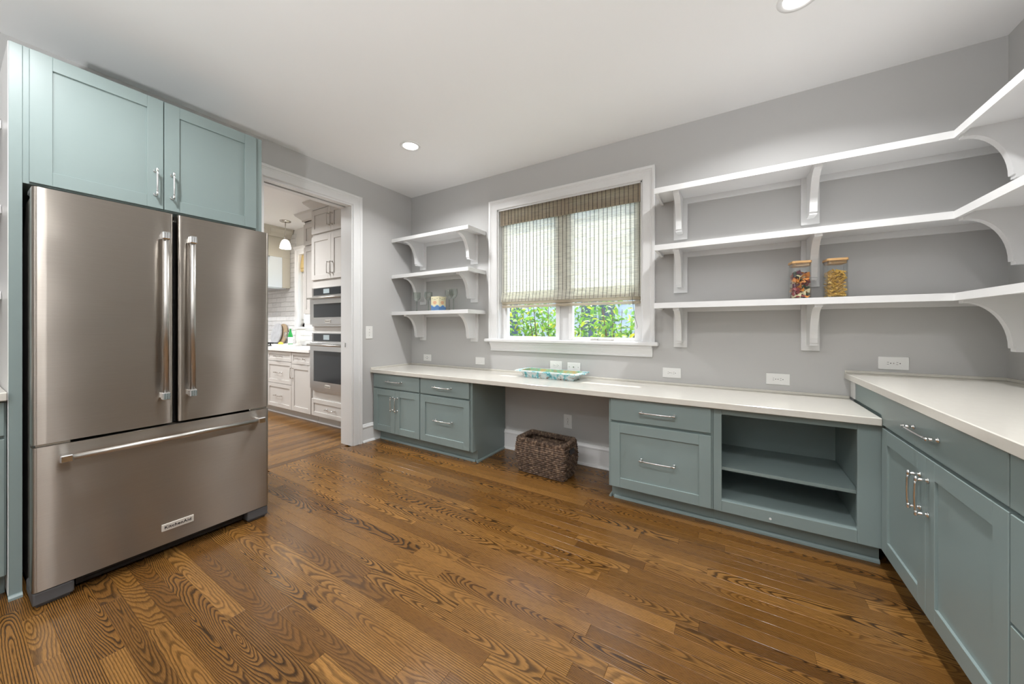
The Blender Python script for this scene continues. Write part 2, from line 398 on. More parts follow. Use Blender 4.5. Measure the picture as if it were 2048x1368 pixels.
# floor: a subfloor with every board laid on it
fl = MB().box(0, W, YB, 0, -.06, -.014).build('floor', 'oak'); fl['kind'] = 'structure'
kf = MB().box(KX0, 0, KYB, 0, -.06, -.014).build('floor', 'oak'); kf['kind'] = 'structure'
PW = .0635
plank_cache = {}
def plank_mesh(L, Wd=PW):
    k = (round(L, 2), round(Wd, 3))
    if k not in plank_cache:
        L, Wd = k; x, y, e = L/2-.0002, Wd/2-.00025, .0007
        p = [(sx*x, sy*y, -.014) for sx, sy in ((-1, -1), (1, -1), (1, 1), (-1, 1))]
        p += [(sx*x, sy*y, -e) for sx, sy in ((-1, -1), (1, -1), (1, 1), (-1, 1))]
        p += [(sx*(x-e), sy*(y-e), 0) for sx, sy in ((-1, -1), (1, -1), (1, 1), (-1, 1))]
        f = [(8, 9, 10, 11)]
        for i in range(4): j = (i+1) % 4; f += [(i, j, 4+j, 4+i), (4+i, 4+j, 8+j, 8+i)]
        me = bpy.data.meshes.new('plank'); me.from_pydata(p, [], f); me.materials.append(M['oak']); plank_cache[k] = me
    return plank_cache[k]
rp = random.Random(3)
row = 0; y = -PW/2; far = MB()
while y > YB:
    x = -.06 if y < DY1-.05 and y > DY0+.03 else 0.
    x1 = 4.0
    while x < x1-.05:
        L = round(rp.choice((.36, .52, .68, .8, .95, 1.1, 1.3, 1.5)), 2); L = min(L, round(x1-x, 2))
        if x1-x-L < .25: L = round(x1-x, 2)
        if y > -3.05: o = inst(plank_mesh(L), 'plank', fl, (x+L/2, y, 0))
        else: far.box(x+.0003, x+L-.0003, y-PW/2+.0003, y+PW/2-.0003, -.014, 0)
        x += L
    y -= PW; row += 1
o = far.build('plank_field', 'oak', fl); o['kind'] = 'stuff'
# kitchen boards run the other way, with a header board in the doorway
inst(plank_mesh(.80, .075), 'plank', kf, (-.10, (DY0+DY1)/2, 0), Matrix.Rotation(PI/2, 3, 'Z'))
x = -.14-PW/2; kfar = MB()
while x > -3.2:
    y = -.42
    if x > -.17-PW/2: y = DY1
    while y > -2.0:
        L = round(rp.choice((.5, .7, .9, 1.2)), 2)
        if x > -.17-PW/2: L = min(L, round(y-DY0, 2))
        if L < .05: break
        inst(plank_mesh(L), 'plank', kf, (x, y-L/2, 0), Matrix.Rotation(PI/2, 3, 'Z')); y -= L
    x -= PW
o = MB().box(KX0, -3.2, KYB, -.4, -.014, -.0005).box(-3.2, -.17, KYB, -2.9, -.014, -.0005).build('plank_field', 'oak', kf); o['kind'] = 'stuff'

# baseboards with cap and shoe moulding
def base_prof(s=-1):
    return [(0, 0), (s*.032, 0), (s*.032, .006), (s*.026, .017), (s*.016, .021), (s*.016, .148), (s*.021, .152), (s*.021, .162), (s*.014, .172), (s*.010, .184), (0, .186)]
MB().prism(base_prof(-1), 'x', 1.335, 2.53).build('baseboard_back', 'white')['kind'] = 'structure'
MB().prism(base_prof(1), 'y', -.672, -.03).build('baseboard_left', 'white')['kind'] = 'structure'

# mitred casing: prof = (distance from opening, projection)
CAS = [(0, 0), (0, .014), (.006, .019), (.016, .019), (.060, .017), (.066, .021), (.072, .021), (.076, .027), (.092, .030), (.098, .026), (.098, 0)]
def casing(parent, T, a0, a1, b0, b1, foot=None, m='white', sc=1.):
    P = [(d*sc, h) for d, h in CAS]; n = len(P)
    corners = [lambda d: (a0-d, b0), lambda d: (a0-d, b1+d), lambda d: (a1+d, b1+d), lambda d: (a1+d, b0)]
    for i in range(3):
        pts = [(*corners[i](d), h) for d, h in P]+[(*corners[i+1](d), h) for d, h in P]
        fs = [(k, (k+1) % n, n+(k+1) % n, n+k) for k in range(n)]+[tuple(range(n))[::-1], tuple(range(n, 2*n))]
        MB(T).add(pts, fs).build('casing', m, parent)
# doorway (cased opening with a pocket-door slot)
d1 = struct('door_1', (0, -1.18, 0), 'white cased doorway with pocket door slot opening to the kitchen')
casing(d1, frame('+x', 0), DY0, DY1, 0, DZ)
MB().box(-.175, .004, DY1, DY1-.012, 0, DZ).build('jamb', 'white', d1)
MB().box(-.175, .004, DY0, DY0+.012, 0, DZ).build('jamb', 'white', d1)
MB().box(-.175, -.105, DY0+.012, DY1-.012, DZ-.014, DZ).box(-.070, .004, DY0+.012, DY1-.012, DZ-.014, DZ).build('head_jamb', 'white', d1)
MB().box(-.105, -.070, DY0+.012, DY1-.012, DZ-.004, DZ).build('track_slot', 'slot', d1)
MB().tube([(-.10, DY1-.012, 1.03), (-.10, DY1-.016, 1.03)], .009, 10).box(-.106, -.094, DY1-.018, DY1-.012, .992, 1.032, .002).build('latch', 'chrome', d1)
casing(d1, Matrix(((0, 0, -1, -.17), (1, 0, 0, 0), (0, 1, 0, 0), (0, 0, 0, 1))), DY0, DY1, 0, DZ)

# window over the desk
w1 = struct('window_1', ((WX0+WX1)/2, 0, WZ0), 'wide white double casement window above the desk counter')
casing(w1, frame('-y', 0), WX0, WX1, WZ0, WZ1)
MB().box(WX0-.002, WX0+.012, -.004, .15, WZ0, WZ1).build('jamb', 'white', w1)
MB().box(WX1-.012, WX1+.002, -.004, .15, WZ0, WZ1).build('jamb', 'white', w1)
MB().box(WX0, WX1, -.004, .15, WZ1-.012, WZ1+.002).build('head_jamb', 'white', w1)
MB().box(1.117, 2.769, -.066, .0, WZ0-.03, WZ0, .006).box(WX0, WX1, -.002, .15, WZ0-.03, WZ0).build('window_stool', 'white', w1)
ap = [(0, WZ0-.03), (-.046, WZ0-.03), (-.046, WZ0-.045), (-.034, WZ0-.055), (-.030, WZ0-.068), (-.022, WZ0-.085), (-.018, WZ0-.10), (-.022, WZ0-.108), (-.022, WZ0-.118), (0, WZ0-.118)]
MB().prism(ap, 'x', 1.172, 2.722).build('window_apron', 'white', w1)
def sash(x0, x1, gx0, gx1):
    f = MB().box(x0, gx0, .055, .105, WZ0, WZ1-.012, .002).box(gx1, x1, .055, .105, WZ0, WZ1-.012, .002)
    f.box(gx0, gx1, .055, .105, WZ0, 1.106, .002).box(gx0, gx1, .055, .105, 2.31, WZ1-.012, .002)
    o = f.build('sash', 'white', w1)
    MB().box(gx0-.005, gx1+.005, .078, .084, 1.10, 2.315).build('pane', 'pane', o)
sash(WX0+.012, 1.895, 1.322, 1.858); sash(1.985, WX1-.012, 2.022, 2.570)
MB().box(1.895, 1.985, .080, .12, WZ0, WZ1-.012, .002).build('mullion', 'white', w1)
MB().tube([(2.23, .045, 1.088), (2.27, .04, 1.094), (2.33, .04, 1.092), (2.40, .045, 1.088)], .006, 8).box(2.20, 2.26, .03, .058, 1.08, 1.092, .003).build('crank_handle', 'nickel', w1)

# ================================================================== LIGHTS (recessed downlights with own lamps, plus an added fill uplight)
def can(x, y, watts, label, grp=None):
    t = thing('recessed_light', label, 'light', (x, y, HC), grp)
    MB().lathe([(.062, .0), (.064, -.006), (.085, -.004), (.087, .0)], (x, y, HC), 32).build('trim_ring', 'white', t)
    MB().lathe([(.0, -.003), (.062, -.003), (.062, 0)], (x, y, HC), 32).build('lens', 'lens', t)
    L = bpy.data.lights.new('downlight', 'AREA'); L.shape = 'DISK'; L.size = .12; L.energy = watts; L.color = (.985, .99, 1.); L.spread = math.radians(148)
    lo = bpy.data.objects.new('downlight', L); COL.objects.link(lo); lo.parent = t; lo.location = (0, 0, -.012)
    return t
can(.93, -.86, CAN_W, 'round white recessed ceiling light near the doorway corner')
can(3.52, -.86, CAN_W, 'round white recessed ceiling light above the long wall shelves')
can(1.27, -2.80, CAN_W, 'recessed ceiling light in front of the refrigerator cabinet')
can(3.52, -2.65, CAN_W, 'recessed ceiling light in the middle of the room')
can(2.2, -4.5, CAN_W, 'recessed ceiling light near the rear wall')
t = thing('added_uplight', 'unseen uplight shaped as a brushed nickel torchiere, added to brighten the ceiling', 'lamp', (2.7, -4.1, 0))  # unseen lamp, added to brighten the ceiling and fill the room softly
MB().lathe([(.001, 0), (.14, 0), (.14, .012), (.05, .03), (.012, .04), (.001, .04)], (2.7, -4.1, 0), 28).build('base', 'nickel', t)
MB().tube([(2.7, -4.1, .03), (2.7, -4.1, 1.12)], .011, 12).build('pole', 'nickel', t)
MB().lathe([(.012, 1.10), (.06, 1.12), (.12, 1.155), (.155, 1.20), (.150, 1.20), (.115, 1.160), (.05, 1.128), (.001, 1.12)], (2.7, -4.1, 0), 32).build('bowl_shade', 'nickel', t)
L = bpy.data.lights.new('fill_uplight', 'SPOT'); L.energy = UP_W; L.spot_size = math.radians(158); L.spot_blend = .35; L.shadow_soft_size = .05; L.color = (.965, .985, 1.)
lo = bpy.data.objects.new('fill_uplight', L); COL.objects.link(lo); lo.parent = t; lo.location = (0, 0, 1.215); lo.rotation_euler = (PI, 0, 0)
can(-1.3, -1.5, KCAN_W, 'unseen recessed light added to light the kitchen near the oven tower')  # unseen downlights, added to light the kitchen beyond the doorway
can(-3.2, -1.35, KCAN_W, 'unseen recessed light added to light the kitchen near the range hood')
can(-2.2, -2.6, KCAN_W, 'unseen recessed light added to light the open kitchen floor')

# ================================================================== BASE CABINETS ALONG THE WINDOW WALL
FY = -.545; FB = frame('-y', FY); ZT = .717           # door faces, underside of the desk counter
def carcass(root, x0, x1, y0=-.525, toe=(None, None), z1=ZT, m='sage', solid_right=False):
    MB().box(x0, x1, y0, -.001, .105, z1, .001).build('body', m, root)
    MB().box(x0, x1, -.452, -.002, 0, .105).build('toe_kick', m, root)
    MB().prism([(-.452, 0), (-.470, 0), (-.469, .010), (-.460, .018), (-.452, .019)], 'x', x0, x1).build('shoe_moulding', m, root)
c1 = thing('base_cabinet', 'sage green desk cabinet with one drawer over two small doors', 'cabinet', (.365, -.27, 0))
carcass(c1, .022, .711)
o = slab(c1, 'drawer', FB, .024, .703, .567, .712); put_pull(PULL_L, o, FB, .357, .643)
o = shaker(c1, 'door', FB, .024, .357, .116, .554); put_pull(PULL_S, o, FB, .329, .417, True)
o = shaker(c1, 'door', FB, .360, .703, .116, .554); put_pull(PULL_S, o, FB, .395, .417, True)
MB().box(.001, .022, -.52, -.002, .105, ZT).build('filler', 'sage', c1)
c2 = thing('base_cabinet', 'sage green desk cabinet with drawer over file drawer and exposed end panel', 'cabinet', (1.02, -.27, 0))
carcass(c2, .712, 1.316)
MB().prism([(-.527, .105), (-.452, .105), (-.452, 0), (-.002, 0), (-.002, ZT), (-.527, ZT)], 'x', 1.316, 1.335).build('end_panel', 'sage', c2)
MB().prism([(1.335, 0), (1.352, 0), (1.351, .010), (1.343, .018), (1.335, .019)], 'y', -.470, -.033).build('shoe_moulding', 'sage', c2)
o = slab(c2, 'drawer', FB, .716, 1.310, .567, .712); put_pull(PULL_L, o, FB, 1.005, .643)
o = shaker(c2, 'drawer', FB, .716, 1.312, .116, .552); put_pull(PULL_L, o, FB, 1.016, .338)
c3 = thing('base_cabinet', 'sage green desk cabinet with two drawers beside the open shelf cabinet', 'cabinet', (2.85, -.27, 0))
carcass(c3, 2.548, 3.158)
MB().prism([(-.527, .105), (-.452, .105), (-.452, 0), (-.002, 0), (-.002, ZT), (-.527, ZT)], 'x', 2.530, 2.548).build('end_panel', 'sage', c3)
MB().prism([(2.530, 0), (2.513, 0), (2.514, .010), (2.522, .018), (2.530, .019)], 'y', -.470, -.033).build('shoe_moulding', 'sage', c3)
o = slab(c3, 'drawer', FB, 2.545, 3.147, .562, .712); put_pull(PULL_L, o, FB, 2.847, .640)
o = shaker(c3, 'drawer', FB, 2.545, 3.147, .112, .546); put_pull(PULL_L, o, FB, 2.847, .327)
c4 = thing('open_cabinet', 'sage green open base cabinet with one inner shelf', 'cabinet', (3.52, -.27, 0))
ff = MB(); X0, X1 = 3.159, 3.889
ff.box(X0, 3.201, -.53, -.51, .105, ZT, .001).box(3.791, X1, -.53, -.51, .105, ZT, .001).box(3.201, 3.791, -.53, -.51, .105, .170, .001).box(3.201, 3.791, -.53, -.51, .680, ZT, .001)
ff.build('face_frame', 'sage', c4)
MB().box(X0, X0+.018, -.51, -.002, .105, ZT).build('side_panel', 'sage', c4)
MB().box(3.805, 3.823, -.51, -.002, .105, ZT).build('side_panel', 'sage', c4)
MB().box(X0+.018, 3.805, -.012, -.002, .105, ZT).build('back_panel', 'sage', c4)
MB().box(X0+.018, 3.805, -.51, -.012, .150, .168).build('bottom_panel', 'sage', c4)
MB().box(X0+.018, 3.805, -.51, -.012, ZT-.018, ZT).build('top_panel', 'sage', c4)
MB().box(X0+.019, 3.804, -.498, -.013, .342, .361, .001).build('shelf', 'sage', c4)
MB().box(X0, X1, -.452, -.002, 0, .105).build('toe_kick', 'sage', c4)
MB().prism([(-.452, 0), (-.470, 0), (-.469, .010), (-.460, .018), (-.452, .019)], 'x', X0, X1).build('shoe_moulding', 'sage', c4)
MB(frame('-y', -.53)).tube([(3.435, .128, 0), (3.435, .128, .004)], .006, 8).build('catch_button', 'plate', c4)
ct = thing('countertop', 'long cream quartz desk countertop under the window', 'countertop', (1.94, -.285, ZT))
MB().box(.001, 3.872, -.570, -.001, ZT, .755, .003).build('slab', 'quartz', ct)
MB().box(.001, 3.872, -.014, -.001, .755, .771, .002).build('upstand', 'quartz', ct)
MB().box(.001, .014, -.568, -.014, .755, .771, .002).build('upstand', 'quartz', ct)

# ================================================================== RIGHT-HAND BASE CABINETS (taller)
FX = 3.873; FR = frame('-x', FX); ZR = .876            # u = -y
r1 = thing('base_cabinet', 'tall-height sage green corner cabinet with wide drawer over two doors', 'cabinet', (4.19, -.74, 0))
MB().box(3.893, W-.001, -1.487, -.001, .105, ZR, .001).build('body', 'sage', r1)
MB().box(3.965, W-.001, -1.487, -.001, 0, .105).build('toe_kick', 'sage', r1)
MB().prism([(3.965, 0), (3.947, 0), (3.948, .010), (3.957, .018), (3.965, .019)], 'y', -1.487, -.46).build('shoe_moulding', 'sage', r1)
MB(FR).box(.100, .548, .765, ZR, -.02, -.006, .001).build('filler_panel', 'sage', r1)
MB(FR).box(.001, .086, .765, ZR, -.02, -.004, .001).build('scribe_strip', 'plate', r1)
o = slab(r1, 'drawer', FR, .552, 1.483, .722, .872); put_pull(PULL_L, o, FR, 1.015, .797)
o = shaker(r1, 'door', FR, .552, 1.010, .112, .708, st=.068); put_pull(PULL_S, o, FR, .970, .563, True)
o = shaker(r1, 'door', FR, 1.013, 1.483, .112, .708, st=.068); put_pull(PULL_S, o, FR, 1.037, .563, True)
r2 = thing('base_cabinet', 'sage green drawer cabinet at the end of the taller counter', 'cabinet', (4.19, -1.95, 0))
MB().box(3.893, W-.001, -2.40, -1.488, .105, ZR, .001).build('body', 'sage', r2)
MB().box(3.965, W-.001, -2.40, -1.488, 0, .105).build('toe_kick', 'sage', r2)
o = slab(r2, 'drawer', FR, 1.490, 2.396, .722, .872); put_pull(PULL_L, o, FR, 1.943, .806)
o = slab(r2, 'drawer', FR, 1.490, 2.396, .424, .708); put_pull(PULL_L, o, FR, 1.943, .566)
o = slab(r2, 'drawer', FR, 1.490, 2.396, .112, .416); put_pull(PULL_L, o, FR, 1.943, .266)
ct2 = thing('countertop', 'cream quartz countertop on the taller cabinets by the right wall', 'countertop', (4.17, -1.2, ZR))
MB().box(3.848, W-.001, -2.42, -.001, ZR, .914, .003).build('slab', 'quartz', ct2)
MB().box(3.850, W-.001, -.014, -.001, .914, .930, .002).build('upstand', 'quartz', ct2)
MB().box(W-.014, W-.001, -2.42, -.014, .914, .930, .002).build('upstand', 'quartz', ct2)

# ================================================================== WALL SHELVES
SD, ST, SB = .295, .038, .019           # depth, nosing height, board thickness
SZ = (1.368, 1.778, 2.182)
def bracket_mesh():
    # side profile in (w = out from wall, z down from shelf underside); concave front
    d0, d1, h, lip = .262, .100, .268, .034
    pr = [(0, 0), (d0, 0), (d0, -lip), (d0-.012, -lip)]
    ax, az = d0-.012-d1-.008, h-lip-.016
    for i in range(1, 13):
        a = PI/2*i/12
        pr.append((d1+.008+ax*(1-math.sin(a)), -lip-az*(1-math.cos(a))))
    pr += [(d1+.008, -h+.016), (d1, -h+.016), (d1, -h), (0, -h)]
    a = MB(); a.prism([(p[0], p[1]) for p in pr], 'y', -.019, .019); o = a.build('bracket_source', 'white'); me = o.data; bpy.data.objects.remove(o)
    b = MB().box(0, .016, -.047, .047, -.304, 0, .001); o = b.build('backplate_source', 'white'); me2 = o.data; bpy.data.objects.remove(o)
    return me, me2
BRK, BPL = bracket_mesh()
# wall normal rotations: local +x is out of the wall
ROTY = Matrix.Rotation(-PI/2, 3, 'Z')      # out = -Y
ROTX = Matrix.Rotation(PI, 3, 'Z')         # out = -X
def brackets(t, z, pos, rot):
    o0 = t.location
    for p in pos:
        b = inst(BPL, 'backplate', t, Vector((p[0], p[1], z-SB))-o0, rot)
        off = rot @ Vector((.016, 0, 0))
        inst(BRK, 'bracket', t, Vector((p[0], p[1], z-SB))-o0+off, rot)
LN = ('lowest', 'middle', 'top')
for i, z in enumerate(SZ):
    t = thing('wall_shelf', f'short white bracketed wall shelf left of the window, {LN[i]} of three', 'shelf', (.55, 0, z-SB), 'white shelves between the doorway corner and the window')
    MB().box(.001, 1.081, -SD+.018, -.001, z-SB, z).build('board', 'white', t)
    MB().box(.001, 1.099, -SD, -SD+.018, z-ST, z, .0015).box(1.081, 1.099, -SD+.018, -.001, z-ST, z, .0015).build('nosing', 'white', t)
    MB().box(.255, .905, -.017, -.001, z-SB-.038, z-SB, .001).build('cleat', 'white', t)
    brackets(t, z, [(.206, -.001), (.956, -.001)], ROTY)
for i, z in enumerate(SZ):
    t = thing('wall_shelf', f'long white L-shaped wall shelf turning the corner, {LN[i]} of three', 'shelf', (3.64, 0, z-SB), 'white corner shelves right of the window')
    MB().prism([(2.802, -.001), (2.802, -SD+.018), (4.199+.018, -SD+.018), (4.217, -2.6), (W-.001, -2.6), (W-.001, -.001)], 'z', z-SB, z).build('board', 'white', t)
    MB().prism([(2.784, -SD), (2.784, -SD+.018), (4.217, -SD+.018), (4.217, -2.6), (4.199, -2.6), (4.199, -SD)], 'z', z-ST, z).box(2.784, 2.802, -SD+.018, -.001, z-ST, z).build('nosing', 'white', t)
    MB().box(2.969, 3.634, -.017, -.001, z-SB-.038, z-SB, .001).build('cleat', 'white', t)
    MB().box(3.729, W-.001, -.017, -.001, z-SB-.038, z-SB, .001).build('cleat', 'white', t)
    MB().box(W-.017, W-.001, -2.55, -.36, z-SB-.038, z-SB, .001).build('cleat', 'white', t)
    brackets(t, z, [(2.922, -.001), (3.682, -.001)], ROTY)
    brackets(t, z, [(W-.001, -.315), (W-.001, -1.4), (W-.001, -2.45)], ROTX)
for i, z in enumerate(SZ):
    t = thing('wall_shelf', f'white wall shelf end abutting the refrigerator side panel, {LN[i]} of three', 'shelf', (0, -3.4, z-SB), 'white shelves beyond the refrigerator panel')
    MB().box(.001, SD-.018, -4.0, -2.813, z-SB, z).build('board', 'white', t)
    MB().box(SD-.018, SD, -4.0, -2.813, z-ST, z, .0015).build('nosing', 'white', t)
    brackets(t, z, [(.001, -2.95), (.001, -3.8)], Matrix.Identity(3))

# ================================================================== REFRIGERATOR AND ITS ENCLOSURE
t = thing('refrigerator_end_panel', 'tall sage green panel on the shelf side of the refrigerator', 'panel', (.28, -2.79, 0))
MB().box(.001, .560, -2.810, -2.774, 0, 2.455, .001).build('panel', 'sage', t)
MB().box(.001, .557, -2.812, -2.810, .02, 2.452).build('outer_skin', 'white', t)
MB().prism([(.560, 0), (.577, 0), (.576, .010), (.568, .018), (.560, .019)], 'y', -2.812, -2.774).build('shoe_moulding', 'sage', t)
t = thing('refrigerator_end_panel', 'tall sage green panel between the refrigerator and the doorway', 'panel', (.28, -1.845, 0))
MB().box(.001, .560, -1.862, -1.826, 0, 2.455, .001).build('panel', 'sage', t)
MB().prism([(.560, 0), (.577, 0), (.576, .010), (.568, .018), (.560, .019)], 'y', -1.862, -1.826).build('shoe_moulding', 'sage', t)
u = thing('upper_cabinet', 'sage green two-door cabinet above the steel refrigerator', 'cabinet', (.28, -2.318, 1.842))
MB().box(.001, .560, -2.7735, -1.8625, 1.842, 2.455, .001).build('body', 'sage', u)
FU = frame('+x', .580)
o = shaker(u, 'door', FU, -2.757, -2.3165, 1.848, 2.446); put_pull(PULL_S, o, FU, -2.349, 1.984, True)
o = shaker(u, 'door', FU, -2.3125, -1.866, 1.848, 2.446); put_pull(PULL_S, o, FU, -2.281, 1.984, True)
fr = thing('refrigerator', 'brushed stainless steel french-door refrigerator with bottom freezer drawer', 'refrigerator', (.38, -2.316, 0))
MB().box(.03, .675, -2.758, -1.876, .03, 1.775, .006).build('case', 'case', fr)
MB().box(.675, .690, -2.750, -1.884, .075, 1.765).build('gasket', 'black', fr)
def fdoor(name, y0, y1, z0, z1):
    # panel with rounded vertical edges and a very slightly crowned face
    prof = []; n = 16; r = .014
    for k in range(5): a = PI/2*k/4; prof.append((.755-r+r*math.sin(a)-.002, y0+r-r*math.cos(a)))
    for k in range(1, n): q = k/n; prof.append((.753+.002*math.sin(PI*q), y0+r+(y1-y0-2*r)*q))
    for k in range(5): a = PI/2*(1-k/4); prof.append((.755-r+r*math.sin(a)-.002, y1-r+r*math.cos(a)))
    prof += [(.690, y1), (.690, y0)]
    m_ = MB(); m_.prism(prof, 'z', z0, z1, True); o = m_.build(name, 'steel', fr)
    for p in o.data.polygons: p.use_smooth = len(p.vertices) == 4
    es = o.modifiers.new('edges', 'EDGE_SPLIT'); es.split_angle = math.radians(40)
    return o
dl = fdoor('door', -2.765, -2.3195, .697, 1.792); dr = fdoor('door', -2.3035, -1.868, .697, 1.792); dd = fdoor('freezer_drawer', -2.765, -1.868, .072, .684)
def fhandle(o, a, b):
    a, b = Vector(a), Vector(b); d = (b-a).normalized()
    bar = MB().tube([a, b], .0125, 16).build('handle', 'steelbar', o)
    # chrome end caps: squared knuckle with grooves and a post back to the door
    for e, s in ((a, 1), (b, -1)):
        if abs(d.z) > .5:
            mb = MB().box(e.x-.016, e.x+.016, e.y-.016, e.y+.016, min(e.z-s*.004, e.z+s*.034), max(e.z-s*.004, e.z+s*.034), .004)
            mb.box(.752, e.x, e.y-.012, e.y+.012, e.z+s*.002, e.z+s*.030, .003)
            for k in (-1, 0, 1): mb.box(e.x+.014, e.x+.0175, e.y+k*.009-.003, e.y+k*.009+.003, e.z, e.z+s*.030, .001)
        else:
            mb = MB().box(e.x-.016, e.x+.016, min(e.y-s*.004, e.y+s*.034), max(e.y-s*.004, e.y+s*.034), e.z-.016, e.z+.016, .004)
            mb.box(.752, e.x, e.y+s*.002, e.y+s*.030, e.z-.012, e.z+.012, .003)
        c = mb.build('end_cap', 'chrome', o)
fhandle(dl, (.808, -2.363, .832), (.808, -2.363, 1.676)); fhandle(dr, (.808, -2.257, .832), (.808, -2.257, 1.676))
fhandle(dd, (.808, -2.695, .630), (.808, -1.918, .630))
MB().box(.60, .70, -2.764, -2.68, 1.776, 1.80, .005).build('hinge_cover', 'dkgrey', fr)
MB().box(.60, .70, -1.955, -1.87, 1.776, 1.80, .005).build('hinge_cover', 'dkgrey', fr)
MB().box(.69, .742, -2.755, -2.66, .684, .697, .002).build('centre_hinge', 'nickel', fr)
MB().box(.69, .742, -1.97, -1.875, .684, .697, .002).build('centre_hinge', 'nickel', fr)
g = MB().box(.60, .70, -2.64, -1.99, .02, .072)
for k in range(3): g.box(.70, .703, -2.62, -2.01, .030+k*.013, .036+k*.013)
g.build('grille', 'black', fr)
for y0, y1 in ((-2.764, -2.650), (-1.982, -1.870)):
    MB().box(.55, .748, y0, y1, .012, .069, .008).box(.58, .735, y0+.01, y1-.01, 0, .014, .003).build('foot_cover', 'dkgrey', fr)
def lettering(parent, txt, size, pos, R, depth=.0006, width=.106):
    cu = bpy.data.curves.new('lettering', 'FONT'); cu.body = txt; cu.size = size; cu.align_x = 'CENTER'; cu.align_y = 'CENTER'; cu.extrude = depth; cu.offset = size*.022; cu.space_character = 1.08
    to = bpy.data.objects.new('lettering_source', cu); COL.objects.link(to)
    bpy.context.view_layer.update()
    me = bpy.data.meshes.new_from_object(to.evaluated_get(bpy.context.evaluated_depsgraph_get())); bpy.data.objects.remove(to)
    ext = max(v.co.x for v in me.vertices)-min(v.co.x for v in me.vertices)
    for v in me.vertices: v.co.x *= width/ext
    me.materials.clear(); me.materials.append(M['ink'])
    return inst(me, 'lettering', parent, pos, R)
RX = frame('+x', 0).to_3x3(); RYm = frame('-y', 0).to_3x3()
bd = MB().box(.752, .7595, -2.367, -2.239, .141, .176, .001).build('badge', 'badge', fr)
lettering(bd, 'KitchenAid', .021, Vector((.7598, -2.303, .1585))-fr.location, RX)

# cabinet and counter beyond the end panel
cl = thing('base_cabinet', 'sage green base cabinet beside the refrigerator end panel', 'cabinet', (.28, -3.35, 0))
MB().box(.001, .535, -3.9, -2.8135, .105, .876, .001).build('body', 'sage', cl)
MB().box(.001, .46, -3.9, -2.8135, 0, .105).build('toe_kick', 'sage', cl)
FL = frame('+x', .555)
o = slab(cl, 'drawer', FL, -3.895, -2.820, .722, .870); put_pull(PULL_L, o, FL, -3.36, .80)
o = shaker(cl, 'door', FL, -3.366, -2.820, .112, .708); put_pull(PULL_S, o, FL, -2.875, .60, True)
o = shaker(cl, 'door', FL, -3.895, -3.370, .112, .708); put_pull(PULL_S, o, FL, -3.41, .60, True)
t = thing('countertop', 'white countertop beside the refrigerator end panel', 'countertop', (.28, -3.35, .876))
MB().box(.001, .578, -3.92, -2.8130, .876, .914, .004).build('slab', 'quartz', t)

# ================================================================== WOVEN SHADE
bl = thing('woven_shade', 'woven reed roman shade with dark cords over the upper window', 'window shade', (1.95, .02, 2.36))
BX0, BX1 = 1.272, 2.628
MB().box(BX0+.012, BX1-.004, .030, .033, 1.44, 2.285).build('shade_panel', 'shade', bl)
MB().box(BX0+.012, BX1-.004, .014, .020, 2.214, 2.275).build('hem', 'valance', bl)
MB().box(BX0, BX1, .008, .012, 2.212, 2.364).build('valance', 'valance', bl)
MB().box(BX0, BX1, .012, .045, 2.345, 2.364).build('headrail', 'reed_dark', bl)
# folded stack at the bottom: a bowed layer and two thick bars of gathered reed
MB().prism([(.030, 1.545), (.012, 1.475), (.006, 1.448), (.010, 1.446), (.016, 1.475), (.033, 1.545)], 'x', BX0+.004, BX1-.002).build('fold', 'shade', bl)
MB().box(BX0+.006, BX1-.003, .012, .022, 1.446, 1.472, .002).build('hem', 'valance', bl)
for z0, z1 in ((1.418, 1.446), (1.388, 1.412)):
    MB().box(BX0+.014, BX1-.004, .008, .040, z0, z1, .006).build('fold', 'valance', bl)
nc = 36
for k in range(nc):
    x = BX0+.024+(BX1-BX0-.036)*k/(nc-1)+random.uniform(-.003, .003)
    MB().box(x-.0016, x+.0016, .0275, .030, 1.44, 2.345).build('cord', 'reed_dark', bl)
    MB().box(x-.0016-.006, x+.0016-.006, .0058, .008, 2.214, 2.362).build('cord', 'reed_dark', bl)
    MB().add([(x-.0016, .0055, 1.448), (x+.0016, .0055, 1.448), (x+.0016, .0115, 1.475), (x-.0016, .0115, 1.475), (x+.0016, .0295, 1.545), (x-.0016, .0295, 1.545)], [(0, 1, 2, 3), (3, 2, 4, 5)]).build('cord', 'reed_dark', bl)
MB().tube([(2.552, .003, 2.21), (2.553, .002, 1.9), (2.556, 0, 1.6), (2.562, -.002, 1.45), (2.585, -.004, 1.28), (2.606, -.004, 1.20), (2.600, -.003, 1.185)], .0016, 6).build('lift_cord', 'reed_dark', bl)

